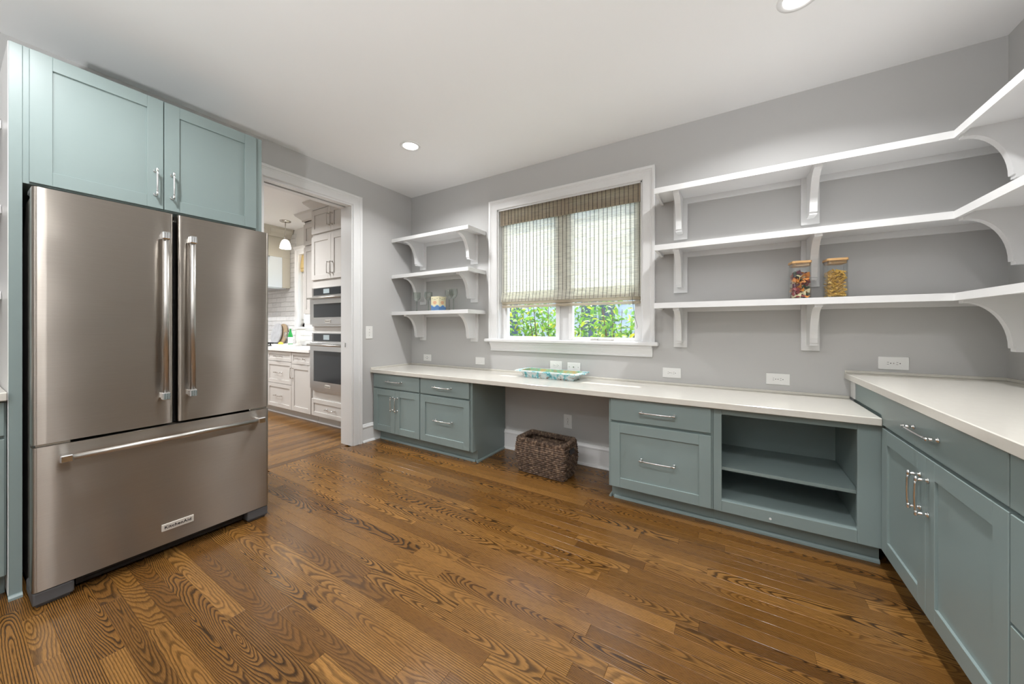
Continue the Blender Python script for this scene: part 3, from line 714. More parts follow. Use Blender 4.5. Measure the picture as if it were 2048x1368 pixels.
# ================================================================== OUTLETS AND SWITCH
def outlet(x, z, label, w_=.12, h_=.076, kind='duplex', vert=False):
    t = thing('electrical_outlet', label, 'outlet', (x, 0, z))
    F = frame('-y', 0) @ Matrix.Translation((x, z, 0))
    if vert: F = F @ Matrix.Rotation(PI/2, 4, 'Z')
    MB(F).box(-w_/2, w_/2, -h_/2, h_/2, 0, .006, .0025).build('cover_plate', 'plate', t)
    if kind == 'duplex':
        for s in (-1, 1):
            c = s*.0195; n = 16
            pr = [(c+.0165*max(-.86, min(.86, math.cos(2*PI*k/n))), .0165*math.sin(2*PI*k/n)) for k in range(n)]
            r = MB(F).prism(pr, 'z', .0055, .008).build('receptacle', 'plate', t)
            MB(F).box(c-.008, c-.001, .0050, .0068, .0078, .0083).box(c-.009, c-.001, -.0068, -.0050, .0078, .0083).tube([(c+.007, 0, .0078), (c+.007, 0, .0083)], .0028, 8).build('slots', 'slot', r)
        MB(F).tube([(0, 0, .006), (0, 0, .0072)], .003, 8).build('screw', 'nickel', t)
    elif kind == 'combo':
        r = MB(F).box(-.034, .034, -.017, .017, .0055, .008, .001).build('receptacle', 'plate', t)
        MB(F).box(-.006, .006, .007, .012, .0078, .0083).box(-.006, .006, -.012, -.007, .0078, .0083).tube([(-.024, 0, .0078), (-.024, 0, .0083)], .003, 8).tube([(.018, 0, .0078), (.018, 0, .0083)], .003, 8).build('slots', 'slot', r)
    elif kind == 'cable':
        MB(F).tube([(0, 0, .006), (0, 0, .014)], .0055, 8).build('cable_jack', 'nickel', t)
        for s in (-1, 1): MB(F).tube([(s*.042, 0, .006), (s*.042, 0, .0072)], .0035, 8).build('screw', 'nickel', t)
    elif kind == 'dimmer':
        MB(F).box(-.034, .034, -.017, .017, .0055, .009, .0015).build('receptacle', 'plate', t)
    return t
outlet(.267, .845, 'white wall outlet under the short shelves nearest the corner', kind='combo')
outlet(1.025, .845, 'white wall plate with grey insert under the window stool end', kind='dimmer')
outlet(1.888, .848, 'white wall outlet behind the painted tray, over its middle')
outlet(2.060, .843, 'white cable wall plate behind the right end of the painted tray', kind='cable')
outlet(2.860, .845, 'white duplex outlet above the desk counter under the first bracket of the long shelves', .13)
outlet(3.516, .847, 'white duplex outlet above the desk counter near the raised counter', .13)
outlet(4.064, .983, 'white duplex outlet above the taller counter', .13)
outlet(2.003, .352, 'white vertical duplex outlet in the knee space above the basket', .122, .078, vert=True)
t = thing('light_switch', 'white toggle light switch on the wall beside the doorway', 'switch', (0, -.583, 1.14))
F = frame('+x', 0) @ Matrix.Translation((-.583, 1.14, 0))
MB(F).box(-.041, .041, -.066, .066, 0, .006, .0025).build('cover_plate', 'plate', t)
MB(F).box(-.0055, .0055, -.012, .012, .0055, .0075).box(-.004, .004, .0, .009, .006, .016, .001).build('toggle', 'plate', t)
for s in (-1, 1): MB(F).tube([(0, s*.030, .006), (0, s*.030, .0072)], .003, 8).build('screw', 'nickel', t)

# ================================================================== THINGS ON THE DESK, FLOOR AND SHELVES
# painted enamel tray
t = thing('serving_tray', 'rectangular distressed turquoise and white enamel tray with rust', 'tray', (1.915, -.165, .7555), rotz=math.radians(-1.5))
def rect_loop(hx, hy, z, r, n=4):
    P = []
    for cx, cy, a0 in ((hx-r, hy-r, 0), (-hx+r, hy-r, PI/2), (-hx+r, -hy+r, PI), (hx-r, -hy+r, 3*PI/2)):
        for k in range(n+1): a = a0+PI/2*k/n; P.append((cx+r*math.cos(a), cy+r*math.sin(a), z))
    return P
def loft(mb, loops, cap0=False, cap1=False, smooth=False):
    n = len(loops[0]); pts = [p for L in loops for p in L]
    fs = [(i*n+k, i*n+(k+1) % n, (i+1)*n+(k+1) % n, (i+1)*n+k) for i in range(len(loops)-1) for k in range(n)]
    if cap0: fs.append(tuple(range(n))[::-1])
    if cap1: fs.append(tuple((len(loops)-1)*n+k for k in range(n)))
    return mb.add(pts, fs, smooth)
mb = MB(); loft(mb, [rect_loop(.238, .075, 0, .02), rect_loop(.262, .098, .056, .025), rect_loop(.302, .122, .058, .012), rect_loop(.304, .124, .054, .012), rect_loop(.306, .124, .058, .012), rect_loop(.304, .124, .062, .012), rect_loop(.262, .094, .062, .025)], True)
mb.build('tray_body', 'tray', t, True)
mb = MB(); loft(mb, [rect_loop(.262, .094, .0615, .025), rect_loop(.240, .076, .008, .02)], False, True); mb.build('tray_well', 'trayin', t, True)
for sx in (-1, 1): MB().tube([(sx*.300, -.035, .058), (sx*.318, -.03, .056), (sx*.318, .03, .056), (sx*.300, .035, .058)], .004, 6).build('rim_handle', 'tray', t, True)

# woven basket
t = thing('basket', 'rectangular dark brown woven basket under the desk counter', 'basket', (1.952, -.335, 0), rotz=math.radians(-3))
def bask(u, v, off):         # u along perimeter 0..1, v height 0..1
    bul = .016*math.sin(PI*min(1, v*1.02)); hx = .205+.012*v+bul+off; hy = .098+.024*v+bul+off; r = .03
    L = rect_loop(hx, hy, 0, r, 6); n = len(L)
    return L
mb = MB(); rows, sub, NP = 17, 5, 264; H = .285
def perim(hx, hy, z, N):
    L = [Vector(p) for p in rect_loop(hx, hy, z, .012, 3)]; seg = [(L[(i+1) % len(L)]-L[i]).length for i in range(len(L))]; tot = sum(seg); out = []
    i = 0; acc = 0
    for k in range(N):
        s_ = tot*k/N
        while acc+seg[i] < s_: acc += seg[i]; i += 1
        out.append((L[i].lerp(L[(i+1) % len(L)], (s_-acc)/seg[i]), tot))
    return out
loops = []
for j in range(rows*sub+1):
    v = j/(rows*sub); z = H*v; ro = j//sub; ph = (j % sub)/sub
    bul = .018*math.sin(PI*v); P = perim(.203+.010*v+bul, .096+.022*v+bul, z, NP); L = []
    for k, (p, tot) in enumerate(P):
        lump = math.sin(PI*ph) if sub > 1 else 1
        a = .5+.5*math.sin(2*PI*k/NP*24+PI*(ro % 2)+.5*math.sin(ro*7.1))
        d = .0105*(lump**.7)*(.22+.78*a**.7)
        n2 = Vector((p.x, p.y, 0)); nn = Vector((0, 0, 0))
        nn = Vector((math.copysign(1, p.x), 0, 0)) if abs(p.x)/.22 > abs(p.y)/.118 else Vector((0, math.copysign(1, p.y), 0))
        L.append(p+nn*d)
    loops.append(L)
loft(mb, loops, True, False, True); mb.build('weave', 'basket', t, True)
mb = MB(); loft(mb, [[p for p, _ in perim(.190+.010*v+.018*math.sin(PI*v), .083+.022*v+.018*math.sin(PI*v), max(.008, H*v), 60)] for v in (1., .75, .5, .25, .0)], False, True); mb.build('lining', 'basket', t, True)
mb = MB(); NR = 96
for k, (p, _) in enumerate(perim(.208, .113, H, NR)):      # wrapped rim
    tw = random.uniform(-.004, .004)
    nn = Vector((math.copysign(1, p.x), 0, 0)) if abs(p.x)/.208 > abs(p.y)/.113 else Vector((0, math.copysign(1, p.y), 0))
    mb.tube([p+nn*.009+Vector((tw, tw, -.030)), p+nn*.012+Vector((0, 0, -.008)), p+Vector((0, 0, .008)), p-nn*.014+Vector((0, 0, -.006)), p-nn*.014+Vector((tw, 0, -.030))], .0058, 5)
mb.build('rim', 'basket', t, True)
for sx in (-1, 1):
    MB().box(sx*.226-.003, sx*.226+.006, -.045, .045, .195, .238, .003).build('hand_hole', 'black', t, True)

# glass jars with pasta
def jar(x, label):
    t = thing('glass_jar', label, 'jar', (x, -.185, SZ[0]), rotz=math.radians(8))
    a = .047; h = .216
    mb = MB(); loft(mb, [rect_loop(a-.003, a-.003, 0, .012), rect_loop(a, a, .004, .014), rect_loop(a, a, h, .014), rect_loop(a-.003, a-.003, h, .012), rect_loop(a-.003, a-.003, .006, .012)], True, True); mb.build('glass_body', 'jar', t, True)
    mb = MB(); loft(mb, [rect_loop(a-.005, a-.005, h-.016, .012), rect_loop(a-.005, a-.005, h+.001, .012), rect_loop(a+.002, a+.002, h+.001, .016), rect_loop(a+.002, a+.002, h+.014, .016)], True, True); mb.build('lid', 'lid', t, True)
    mb = MB(); loft(mb, [rect_loop(a-.0035, a-.0035, h-.012, .012), rect_loop(a-.0028, a-.0028, h-.010, .012), rect_loop(a-.0028, a-.0028, h-.006, .012), rect_loop(a-.0035, a-.0035, h-.004, .012)]); mb.build('seal_ring', 'clearglass', t, True)
    return t
j1 = jar(3.607, 'square glass jar of colourful bow-tie pasta with bamboo lid')
j2 = jar(3.771, 'square glass jar of yellow spiral pasta with bamboo lid')
def bow_mesh(m):
    mb = MB(); nu, nv = 8, 4
    for s in (0, 1):
        pts = []
        for i in range(nu+1):
            x = (i/nu-.5)*.040
            for j in range(nv+1):
                q = j/nv-.5; hw = .0125*(.30+.70*min(1, abs(x)/.012)**1.2)
                pts.append((x, 2*q*hw, .0045*math.cos(2*PI*q*1.5)*(1-abs(x)/.02)+(.0008 if s else -.0008)))
        mb.add(pts, [(i*(nv+1)+j, i*(nv+1)+j+1, (i+1)*(nv+1)+j+1, (i+1)*(nv+1)+j) for i in range(nu) for j in range(nv)], True)
    o = mb.build('bow_source', m); me = o.data; bpy.data.objects.remove(o); return me
bows = {'hull_red': 'dark red', 'hull_org': 'orange', 'hull_cream': 'cream', 'hull_grn': 'dark green', 'hull_pur': 'purple'}
bm_ = {k: bow_mesh(k) for k in bows}
rr = random.Random(11)
def inside(jarobj, px, py): 
    a = jarobj.rotation_euler.z; return jarobj.location.x+px*math.cos(a)-py*math.sin(a), jarobj.location.y+px*math.sin(a)+py*math.cos(a)
for iz in range(9):
    for ix in range(3):
        for iy in range(3):
            k = rr.choice(('hull_red', 'hull_red', 'hull_org', 'hull_grn', 'hull_pur', 'hull_pur', 'hull_org', 'hull_cream' if iz not in (8,) else 'hull_grn'))
            if iy == 0 and ix == 1 and iz in (1, 4): k = 'hull_cream'
            px, py, pz = (ix-1)*.0215+rr.uniform(-.003, .003), (iy-1)*.0225+rr.uniform(-.003, .003), .020+iz*.0165+rr.uniform(-.003, .003)
            o = bpy.data.objects.new('bow_tie_pasta', bm_[k]); COL.objects.link(o); x_, y_ = inside(j1, px, py); o.location = (x_, y_, SZ[0]+pz)
            if k == 'hull_cream': o.rotation_euler = (PI/2+rr.uniform(-.3, .3), rr.uniform(-.2, .2), rr.uniform(-.3, .3))
            else: o.rotation_euler = (rr.uniform(.6, 2.4), rr.uniform(-.7, .7), rr.uniform(-.9, .9))
            tag(o, f'{bows[k]} bow-tie pasta piece in the glass jar', 'pasta', f'{bows[k]} bow-tie pasta in the jar')
mb = MB(); prev = None; pts = []; n = 6; ns = 14
for i in range(ns+1):
    a = i/ns*2*PI*1.5; xx = (i/ns-.5)*.038
    for k in range(n):
        th = a+2*PI*k/n; r_ = .0092 if k % 2 == 0 else .0026
        pts.append((xx, r_*math.cos(th), r_*math.sin(th)))
mb.add(pts, [(i*n+k, i*n+(k+1) % n, (i+1)*n+(k+1) % n, (i+1)*n+k) for i in range(ns) for k in range(n)]+[tuple(range(n)), tuple(ns*n+k for k in range(n))], False)
o = mb.build('spiral_source', 'fusilli'); fus = o.data; bpy.data.objects.remove(o)
for iz in range(11):
    for ix in range(4):
        for iy in range(3):
            px, py, pz = (ix-1.5)*.0185+rr.uniform(-.003, .003), (iy-1)*.0245+rr.uniform(-.003, .003), .016+iz*.0138+rr.uniform(-.002, .002)
            o = bpy.data.objects.new('spiral_pasta', fus); COL.objects.link(o); x_, y_ = inside(j2, px, py); o.location = (x_, y_, SZ[0]+pz)
            o.rotation_euler = (rr.uniform(0, 6), rr.uniform(-.9, .9), rr.uniform(-.9, .9)); o.scale = (.8,)*3
            tag(o, 'yellow spiral pasta piece in the glass jar', 'pasta', 'yellow spiral pasta in the jar')

# goblets and carton on the lowest short shelf
def goblet(x, y, h, r, label, grp=None):
    t = thing('goblet', label, 'glass', (x, y, SZ[0]), grp); s_ = h*.52
    bowl = [(.006, s_), (r*.45, s_+.012), (r*.85, s_+h*.14), (r, s_+h*.26), (r*.98, s_+h*.38), (r*.93, h), (r*.91, h), (r*.955, s_+h*.38), (r*.97, s_+h*.26), (r*.82, s_+h*.15), (r*.42, s_+.015), (.001, s_+.008)]
    MB().lathe(bowl, (x, y, SZ[0]), 28).build('bowl', 'goblet', t)
    MB().lathe([(.001, 0), (r*.82, 0), (r*.80, .003), (.012, .007), (.0065, .016), (.0055, s_*.6), (.0075, s_), (.001, s_+.004)], (x, y, SZ[0]), 20).build('stem', 'goblet_thick', t)
goblet(.272, -.170, .215, .043, 'grey tinted stemmed goblet nearest the corner on the lowest shelf')
goblet(.430, -.150, .212, .044, 'grey tinted stemmed goblet partly behind the carton')
goblet(.735, -.155, .222, .044, 'clear stemmed goblet beside the carton, behind its twin')
goblet(.822, -.190, .222, .044, 'clear stemmed goblet beside the carton, at the shelf front')
t = thing('carton', 'cream and blue printed cardboard carton between the goblets', 'box', (.592, -.165, SZ[0]), rotz=math.radians(2))
MB().box(-.055, .055, -.055, .055, 0, .152, .002).build('carton_body', 'carton', t, True)
t.rotation_euler = (0, 0, math.radians(2))
for A in (0, PI/2):
    mb = MB(Matrix.Rotation(A, 4, 'Z')); mb2 = MB(Matrix.Rotation(A, 4, 'Z'))
    for k, (wd, zz) in enumerate(((.020, .098), (.026, .086), (.017, .074))): mb.box(-wd, wd, -.0556, -.0549, zz-.0035, zz+.0035)
    for sx in (-1, 1): mb2.box(sx*.034-.005, sx*.034+.005, -.0556, -.0549, .126, .134)
    mb2.box(-.016, .016, -.0556, -.0549, .118, .122)
    mb.build('print', 'cartonink', t, True); mb2.build('print', 'cartonink2', t, True)
# turn the carton so that one vertical edge faces the room
t.rotation_euler = (0, 0, math.radians(2)); t.rotation_euler[2] = math.radians(0)

# ================================================================== KITCHEN BEYOND THE DOORWAY
def kdoor(root, name, u0, u1, v0, v1, F, pull=None, vert=False, st=.06):
    o = shaker(root, name, F, u0, u1, v0, v1, 'kgrey', st=st)
    if pull: put_pull(KPULLV if vert else KPULL, o, F, *pull, vert)
    return o
FK = frame('-y', -.545)
def kbase(root, x0, x1):
    MB().box(x0, x1, -.525, -.002, .105, .876, .001).build('body', 'kgrey', root)
    MB().box(x0, x1, -.452, -.002, 0, .105).build('toe_kick', 'kgrey', root)
    MB().prism([(-.452, 0), (-.470, 0), (-.469, .010), (-.460, .018), (-.452, .019)], 'x', x0, x1).build('shoe_moulding', 'white', root)
k0 = thing('base_cabinet', 'pale grey kitchen cabinet under the cooktop', 'cabinet', (-2.9, -.27, 0))
kbase(k0, -3.50, -2.286); kdoor(k0, 'door', -2.88, -2.290, .112, .868, FK, (-2.84, .75), True); kdoor(k0, 'door', -3.495, -2.885, .112, .868, FK, (-2.93, .75), True)
k1 = thing('base_cabinet', 'pale grey kitchen cabinet with a stack of three drawers', 'cabinet', (-1.96, -.27, 0))
kbase(k1, -2.285, -1.643)
for z0, z1 in ((.738, .868), (.437, .732), (.112, .431)): kdoor(k1, 'drawer', -2.281, -1.647, z0, z1, FK, (-1.968, (z0+z1)/2), st=.05 if z1-z0 > .2 else .04)
k2 = thing('base_cabinet', 'narrow pale grey kitchen cabinet with drawer over one door', 'cabinet', (-1.41, -.27, 0))
kbase(k2, -1.642, -1.176)
kdoor(k2, 'drawer', -1.638, -1.186, .718, .868, FK, (-1.41, .793), st=.04); kdoor(k2, 'door', -1.638, -1.186, .112, .712, FK, (-1.605, .60), True)
t = thing('countertop', 'white kitchen countertop left of the oven tower', 'countertop', (-2.33, -.28, .876))
MB().box(-3.50, -1.175, -.572, -.012, .876, .914, .003).build('slab', 'kquartz', t)
# oven tower
k3 = thing('oven_cabinet', 'tall pale grey cabinet housing the built-in ovens', 'cabinet', (-.75, -.27, 0))
TX0, TX1 = -1.170, -.340
MB().box(TX0, TX1, -.525, -.002, .105, 2.64, .001).build('body', 'kgrey', k3)
MB().box(TX0, TX1, -.452, -.002, 0, .105).build('toe_kick', 'kgrey', k3)
MB().prism([(-.452, 0), (-.470, 0), (-.469, .010), (-.460, .018), (-.452, .019)], 'x', TX0, TX1).build('shoe_moulding', 'white', k3)
kdoor(k3, 'door', TX0+.004, -.757, 2.336, 2.622, FK, (-.785, 2.47), True); kdoor(k3, 'door', -.754, TX1-.004, 2.336, 2.622, FK, (-.722, 2.47), True)
kdoor(k3, 'door', TX0+.004, -.757, 1.772, 2.300, FK, (-.785, 1.90), True); kdoor(k3, 'door', -.754, TX1-.004, 1.772, 2.300, FK, (-.722, 1.90), True)
kdoor(k3, 'drawer', TX0+.004, TX1-.004, .112, .318, FK, (-.757, .215), st=.05)
def crown(x0, x1, yf, z0, root, left=True, yend=-.002):
    pr = [(yf, z0), (yf-.012, z0), (yf-.014, z0+.02), (yf-.04, z0+.045), (yf-.075, z0+.075), (yf-.088, z0+.098), (yf, z0+.098)]
    n = len(pr)
    a = [(x0-(yf-p[0]) if left else x0, p[0], p[1]) for p in pr]; b = [(x1, p[0], p[1]) for p in pr]
    fs = [(k, (k+1) % n, n+(k+1) % n, n+k) for k in range(n)]+[tuple(range(n))[::-1], tuple(range(n, 2*n))]
    MB().add(a+b, fs).build('crown_moulding', 'kgrey', root)
    if left:
        c = [(x0-(yf-p[0]), yend, p[1]) for p in pr]
        MB().add(a+c, fs).build('crown_moulding', 'kgrey', root)
crown(TX0, TX1, -.525, 2.638, k3, yend=-.424)
def oven(name, label, z0, z1, cz0, cz1, dz0, dz1, gz0, gz1, hz):
    t = thing(name, label, 'oven', (-.757, -.55, z0)); X0, X1 = -1.142, -.372; F = frame('-y', -.552)
    MB().box(X0, X1, -.552, -.526, z0, z1, .002).build('chassis', 'ovensteel', t)
    c = MB(F).box(X0+.045, X1-.045, cz0, cz1, 0, .006, .001).build('control_panel', 'screenglass', t)
    MB(F).box(-.885, -.765, cz0+.018, cz1-.014, .0055, .0065).build('display', 'display', c)
    d = MB(F).box(X0, X1, dz0, dz1, 0, .026, .003).build('oven_door', 'ovensteel', t)
    MB(F).box(X0+.085, X1-.085, gz0, gz1, .0255, .0275, .001).build('window_glass', 'screenglass', d)
    MB(F).tube([(X0+.035, hz, .075), (X1-.035, hz, .075)], .012, 12).box(X0+.05, X0+.075, hz-.010, hz+.010, .02, .072, .003).box(X1-.075, X1-.05, hz-.010, hz+.010, .02, .072, .003).build('handle', 'steelbar', d)
    b = MB(F).box(-.815, -.705, gz0-.062, gz0-.030, .0255, .031, .001).build('badge', 'badge', d)
    lettering(b, 'KitchenAid', .016, F @ Vector((-.760, gz0-.046, .0313))-t.location, RYm, width=.092)
    return t
oven('microwave_oven', 'built-in steel microwave oven in the upper part of the tower', 1.205, 1.672, 1.580, 1.664, 1.228, 1.560, 1.312, 1.474, 1.540)
oven('wall_oven', 'built-in steel wall oven below the microwave', .420, 1.128, 1.028, 1.118, .455, 1.012, .545, .912, .985)
# upper cabinet beside the tower
k4 = thing('upper_cabinet', 'pale grey kitchen wall cabinet against the oven tower side', 'cabinet', (-1.46, -.16, 1.37))
MB().box(-1.756, -1.172, -.310, -.002, 1.372, 2.64, .001).build('body', 'kgrey', k4)
FK4 = frame('-y', -.330)
kdoor(k4, 'door', -1.752, -1.180, 1.378, 2.286, FK4); kdoor(k4, 'door', -1.752, -1.180, 2.312, 2.600, FK4)
crown(-1.756, -1.172, -.330, 2.638, k4)
# tiled backsplash: every tile set proud of the grout
TWd, THt = .291, .0765
tile_c = {}
def tile_mesh(wd, ht):
    k = (round(wd, 3), round(ht, 3))
    if k not in tile_c:
        mb = MB().box(-k[0]/2+.0016, k[0]/2-.0016, -.010, 0, -k[1]/2+.0016, k[1]/2-.0016, .0025); o = mb.build('tile_source', 'tile'); tile_c[k] = o.data; bpy.data.objects.remove(o)
    return tile_c[k]
z = .914; ro = 0
while z < 2.60:
    x = -3.92+(TWd/2 if ro % 2 else 0)
    while x < KW0-.10:
        x1 = min(x+TWd, KW0-.095)
        if x1-x > .03: inst(tile_mesh(x1-x, THt), 'tile', kb, ((x+x1)/2, 0, z+THt/2))
        x += TWd
    if z < 1.15:
        while x < -1.18:
            x1 = min(x+TWd, -1.175)
            if x1-x > .02: inst(tile_mesh(x1-x, THt), 'tile', kb, ((x+x1)/2, 0, z+THt/2))
            x += TWd
    z += THt; ro += 1
# kitchen window
w2 = struct('window_2', (-2.02, 0, 1.2), 'white kitchen window with a folded gold cloth shade')
casing(w2, frame('-y', 0), KW0, KW1, KWZ0-.03, KWZ1, sc=.95)
MB().box(KW0-.11, KW1+.11, -.045, 0, KWZ1+.095, KWZ1+.125, .004).box(KW0-.10, KW1+.10, -.034, 0, KWZ1+.07, KWZ1+.095, .003).build('head_cap', 'white', w2)
MB().box(KW0, KW1, -.02, .12, KWZ0-.03, KWZ0, .003).build('window_stool', 'white', w2)
f = MB().box(KW0, KW0+.05, .05, .10, KWZ0, KWZ1).box(KW1-.05, KW1, .05, .10, KWZ0, KWZ1).box(KW0, KW1, .05, .10, KWZ0, KWZ0+.06).box(KW0, KW1, .05, .10, KWZ1-.05, KWZ1).box(KW0+.42, KW0+.50, .05, .10, KWZ0, KWZ1)
sh = f.build('sash', 'white', w2); MB().box(KW0+.045, KW1-.045, .072, .078, KWZ0+.05, KWZ1-.045).build('pane', 'pane', sh)
for z in (1.30, 1.235): MB().box(KW0+.012, KW0+.030, .028, .05, z, z+.022, .003).build('sash_lock', 'nickel', w2)
t = thing('roman_shade', 'folded gold cloth shade at the top of the kitchen window', 'window shade', (-2.02, .03, 2.3))
MB().prism([(.045, 2.325), (.030, 2.325), (.012, 2.20), (.004, 2.12), (.014, 2.105), (.008, 2.085), (.02, 2.06), (.035, 2.075), (.042, 2.12)], 'x', KW0+.012, KW1-.02).build('cloth', 'shadecloth', t)
# range hood
hd = thing('range_hood', 'cream panelled range hood with flared lower canopy', 'hood', (-3.2, -.25, 1.81))
HX0, HX1 = -3.72, -2.752
MB().box(HX0, HX1, -.335, -.012, 2.29, 2.60, .002).build('upper_box', 'hoodside', hd)
MB().box(HX0, HX1, -.128, -.012, 1.815, 2.289, .002).build('rear_panel', 'hoodside', hd)
MB().prism([(-.129, 2.289), (-.30, 2.289), (-.34, 2.05), (-.42, 1.87), (-.45, 1.845), (-.45, 1.815), (-.129, 1.815)], 'x', HX0, HX1-.004).build('canopy', 'hoodfront', hd)
MB().box(HX0+.05, HX1-.05, -.42, -.05, 1.800, 1.815).build('filter', 'ovensteel', hd)
MB().box(HX1-.002, HX1+.012, -.347, -.330, 2.285, 2.60, .002).build('corner_bead', 'nickel', hd)
pr = [(-.335, 2.60), (-.36, 2.60), (-.40, 2.66), (-.45, 2.70), (-.45, 2.737), (-.335, 2.737)]
MB().prism(pr, 'x', HX0, HX1+.10).build('crown_moulding', 'hoodside', hd)
MB().prism([(HX1, 2.60), (HX1+.02, 2.60), (HX1+.055, 2.66), (HX1+.10, 2.70), (HX1+.10, 2.737), (HX1, 2.737)], 'y', -.335, -.012).build('crown_moulding', 'hoodside', hd)
# cooktop, tray, board, bottle, glasses, lemon
t = thing('cooktop', 'black gas cooktop with iron grates on the kitchen counter', 'cooktop', (-3.05, -.29, .914))
mb = MB().box(-3.45, -2.66, -.53, -.185, .914, .924, .003)
mb.build('top_plate', 'screenglass', t)
for gx in (-3.32, -3.05, -2.78):
    g = MB()
    for s in (-.10, 0, .10): g.box(gx+s-.006, gx+s+.006, -.51, -.20, .945, .957)
    for yy in (-.50, -.36, -.21): g.box(gx-.11, gx+.11, yy-.006, yy+.006, .940, .955)
    for sx in (-.1, .1):
        for yy in (-.50, -.21): g.box(gx+sx-.006, gx+sx+.006, yy-.006, yy+.006, .924, .945)
    g.build('grate', 'iron', t)
def board(x, z, r, label, m, y, lean):
    t = thing('cutting_board', label, 'cutting board', (x, y, z)); t.rotation_euler = (lean, 0, 0)
    n = 32; pr = [(r*math.cos(2*PI*k/n), 1.12*r+.003+r*1.12*math.sin(2*PI*k/n)) for k in range(n)]
    MB().prism(pr, 'y', -.009, .009).build('board', m, t, True)
board(-2.93, .9145, .150, 'round wooden cutting board leaning on the backsplash', 'boardwood', -.075, math.radians(-9))
board(-3.03, .9145, .155, 'oval grey marble board leaning on the backsplash', 'marble', -.115, math.radians(-9))
t = thing('serving_tray', 'small white rectangular tray with drinks on the kitchen counter', 'tray', (-2.43, -.215, .9145), rotz=math.radians(12))
mb = MB(); loft(mb, [rect_loop(.17, .115, 0, .02), rect_loop(.18, .125, .03, .02), rect_loop(.172, .117, .03, .02), rect_loop(.165, .11, .008, .02)], True, True); mb.build('tray_body', 'kquartz', t, True)
t = thing('bottle', 'green glass bottle with pale label on the small tray', 'bottle', (-2.365, -.20, .922))
MB().lathe([(.001, 0), (.030, 0), (.032, .01), (.032, .14), (.026, .17), (.014, .205), (.012, .25), (.014, .252), (.014, .262), (.001, .262)], (-2.365, -.20, .922), 20).build('glass', 'bottle', t)
MB().lathe([(.0325, .03), (.0327, .03), (.0327, .125), (.0325, .125)], (-2.365, -.20, .922), 20).build('paper_label', 'label', t)
MB().lathe([(.0145, .25), (.0155, .25), (.0155, .275), (.001, .276)], (-2.365, -.20, .922), 14).build('cap', 'plate', t)
def kglass(x, y, label):
    t = thing('wine_glass', label, 'glass', (x, y, .922)); r, h, s_ = .040, .20, .09
    MB().lathe([(.004, s_), (r*.6, s_+.012), (r, s_+.05), (r*.92, h), (r*.90, h), (r*.96, s_+.05), (.001, s_+.006)], (x, y, .922), 20).build('bowl', 'clearglass', t)
    MB().lathe([(.001, 0), (.033, 0), (.031, .003), (.005, .008), (.004, s_), (.001, s_+.003)], (x, y, .922), 16).build('stem', 'clearglass', t)
kglass(-2.49, -.19, 'clear wine glass on the small tray'); 
t = thing('lemon', 'yellow lemon resting on the small tray', 'lemon', (-2.47, -.285, .922), rotz=.4)
MB(Matrix.Translation((0, 0, .027)) @ Matrix.Rotation(PI/2, 4, 'Y')).lathe([(.001, -.042), (.006, -.038), (.016, -.030), (.025, -.014), (.0265, 0), (.025, .014), (.016, .030), (.006, .038), (.001, .042)], (0, 0, 0), 18).build('peel', 'lemon', t, True)
# pendant lamp
px, py = -2.26, -.80
t = thing('pendant_lamp', 'small white glass pendant lamp hanging in the kitchen', 'lamp', (-2.26, -.32, HC))
px, py = -2.26, -.32
MB().lathe([(.001, 0), (.072, 0), (.068, -.012), (.02, -.02), (.001, -.02)], (px, py, HC), 24).build('canopy', 'nickel', t)
MB().tube([(px, py, HC-.02), (px, py, HC-.24)], .005, 8).build('rod', 'nickel', t)
MB().lathe([(.001, -.235), (.016, -.235), (.022, -.26), (.022, -.285), (.001, -.285)], (px, py, HC), 16).build('socket', 'nickel', t)
MB().lathe([(.020, -.27), (.042, -.285), (.060, -.325), (.070, -.37), (.074, -.40), (.070, -.40), (.066, -.37), (.056, -.325), (.040, -.29), (.020, -.276)], (px, py, HC), 28).build('shade', 'pendantglass', t)
L = bpy.data.lights.new('pendant_bulb', 'POINT'); L.energy = 4; L.shadow_soft_size = .03; L.color = (1, .93, .84)
lo = bpy.data.objects.new('pendant_bulb', L); COL.objects.link(lo); lo.parent = t; lo.location = (0, 0, -.42)

# ================================================================== OUTDOORS
gd = MB().box(-9, 12, .17, 14, -.7, -.6).build('ground', 'ground'); gd['kind'] = 'structure'
nh = thing('neighbour_house', 'white clapboard house across the side yard', 'house', (1.0, 6.5, -.6))
MB().box(-7, 9, 6.55, 9.5, -.6, 6.0).build('wall', 'siding', nh)
for k in range(30):
    z = -.6+k*.2
    MB().prism([(6.55, z), (6.52, z), (6.545, z+.2), (6.55, z+.2)], 'x', -7, 9).build('siding_board', 'siding', nh)
for x0 in (-3.4, -.4, 2.6):
    f = MB().box(x0, x0+1.1, 6.47, 6.55, .3, 2.3).build('window_frame', 'white', nh)
    MB().box(x0+.08, x0+.52, 6.455, 6.47, .38, 2.22).build('pane', 'houseglass', f); MB().box(x0+.58, x0+1.02, 6.455, 6.47, .38, 2.22).build('pane', 'houseglass', f)
for x0 in (1.55, 1.95): MB().box(x0, x0+.12, 6.36, 6.5, -.6, 6.0).build('downpipe', 'siding', nh)
def leaf_mesh(L, wd, fold):
    pts = []; n = 6
    for i in range(n+1):
        q = i/n; hw = wd*math.sin(PI*q**.8)*.5 if 0 < i < n else .0004
        z = -L*.18*q*q
        pts += [(q*L, -hw, z+hw*fold), (q*L, 0, z), (q*L, hw, z+hw*fold)]
    fs = [(i*3+j, i*3+j+1, (i+1)*3+j+1, (i+1)*3+j) for i in range(n) for j in range(2)]
    return pts, fs
LP = [leaf_mesh(.085, .038, .35), leaf_mesh(.10, .036, .25), leaf_mesh(.065, .032, .5)]
LM = []
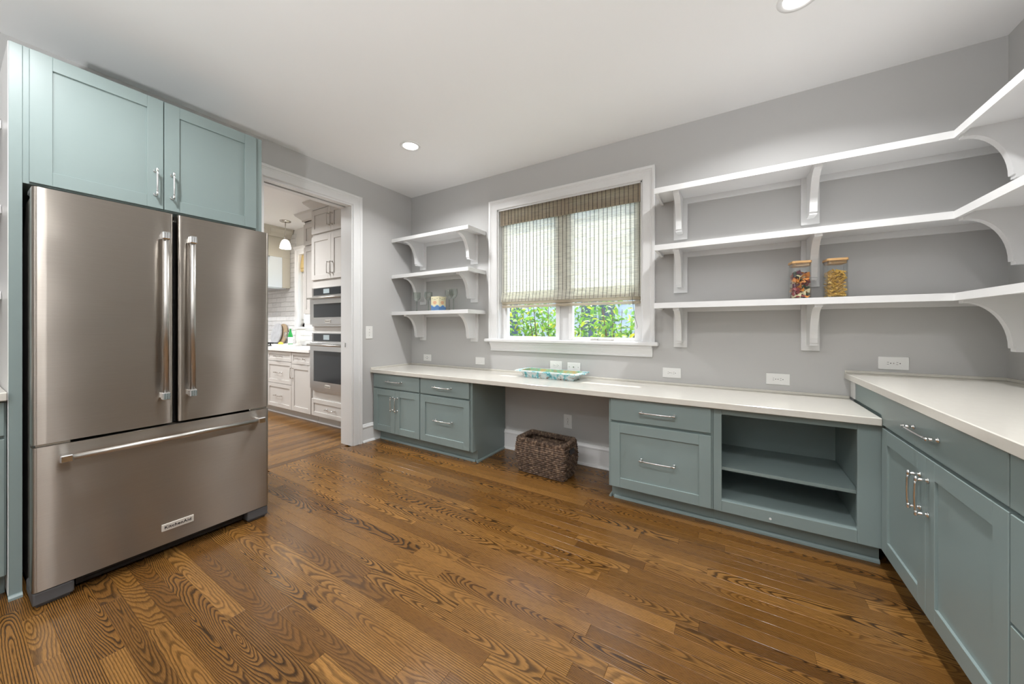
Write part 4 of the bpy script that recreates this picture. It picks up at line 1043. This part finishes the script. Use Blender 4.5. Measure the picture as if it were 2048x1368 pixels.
for p, f in LP:
    me = bpy.data.meshes.new('leaf'); me.from_pydata(p, [], f); me.materials.append(M['leaf'])
    for q in me.polygons: q.use_smooth = True
    LM.append(me)
def shrub(x, y, h, rad, seed, label, nleaf, nfill):
    r = random.Random(seed); t = thing('shrub', label, 'shrub', (x, y, -.6), 'leafy shrubs outside the window'); tips = []
    for k in range(6):
        a = r.uniform(0, 2*PI); d = r.uniform(.3, .8)*rad; p = [(x+math.cos(a)*.04, y+math.sin(a)*.04, -.6)]
        for q in (.25, .5, .75, 1.): p.append((x+math.cos(a)*d*q+r.uniform(-.04, .04), y+math.sin(a)*d*.8*q+r.uniform(-.03, .03), -.6+h*q))
        MB().tube(p, [.014, .012, .010, .007, .003], 6).build('stem', 'stem', t); tips.append(p)
    def pick():
        p = r.choice(tips); i = r.choice((1, 2, 2, 3, 3)); q = r.random()
        c = Vector(p[i]).lerp(Vector(p[min(i+1, 4)]), q)+Vector((r.gauss(0, rad*.5), r.gauss(0, rad*.36), r.gauss(0, .12)))
        c.x = x+max(-rad*.82, min(rad*.82, c.x-x))+r.uniform(-.02, .02); c.y = y+max(-rad, min(rad, c.y-y)); return c
    def rot(): return Matrix.Rotation(r.uniform(0, 2*PI), 3, 'Z') @ Matrix.Rotation(r.uniform(-.5, 1.0), 3, 'Y') @ Matrix.Rotation(r.uniform(-.9, .9), 3, 'X')
    n = 0
    while n < nleaf:
        c = pick()
        if not (1.0 < c.z < 1.55 and c.y > .26): continue
        inst(r.choice(LM), 'leaf', t, c-Vector((x, y, -.6)), rot()); n += 1
    mb = MB(); V = []; Fs = []; n = 0
    while n < nfill:
        c = pick()
        if c.y < .26: continue
        P, Fc = r.choice(LP); R = rot(); o = len(V); V += [c+R @ Vector(p) for p in P]; Fs += [[i+o for i in f] for f in Fc]; n += 1
    mb.add(V, Fs, True); o = mb.build('foliage', 'leaf', t); o['kind'] = 'stuff'
shrub(.30, 1.0, 2.15, .42, 1, 'leafy green shrub outside the doorway end of the window', 60, 900)
shrub(1.24, .95, 2.1, .42, 2, 'leafy green shrub outside the middle of the window', 70, 900)
shrub(2.18, 1.0, 2.0, .42, 3, 'bushy yellow-green shrub outside the window nearest its crank', 70, 900)
shrub(-.80, 1.5, 2.3, .50, 4, 'tall leafy shrub farther along the house wall', 30, 900)
shrub(1.0, 2.6, 2.2, .8, 5, 'green shrub farther back toward the white house', 30, 1200)
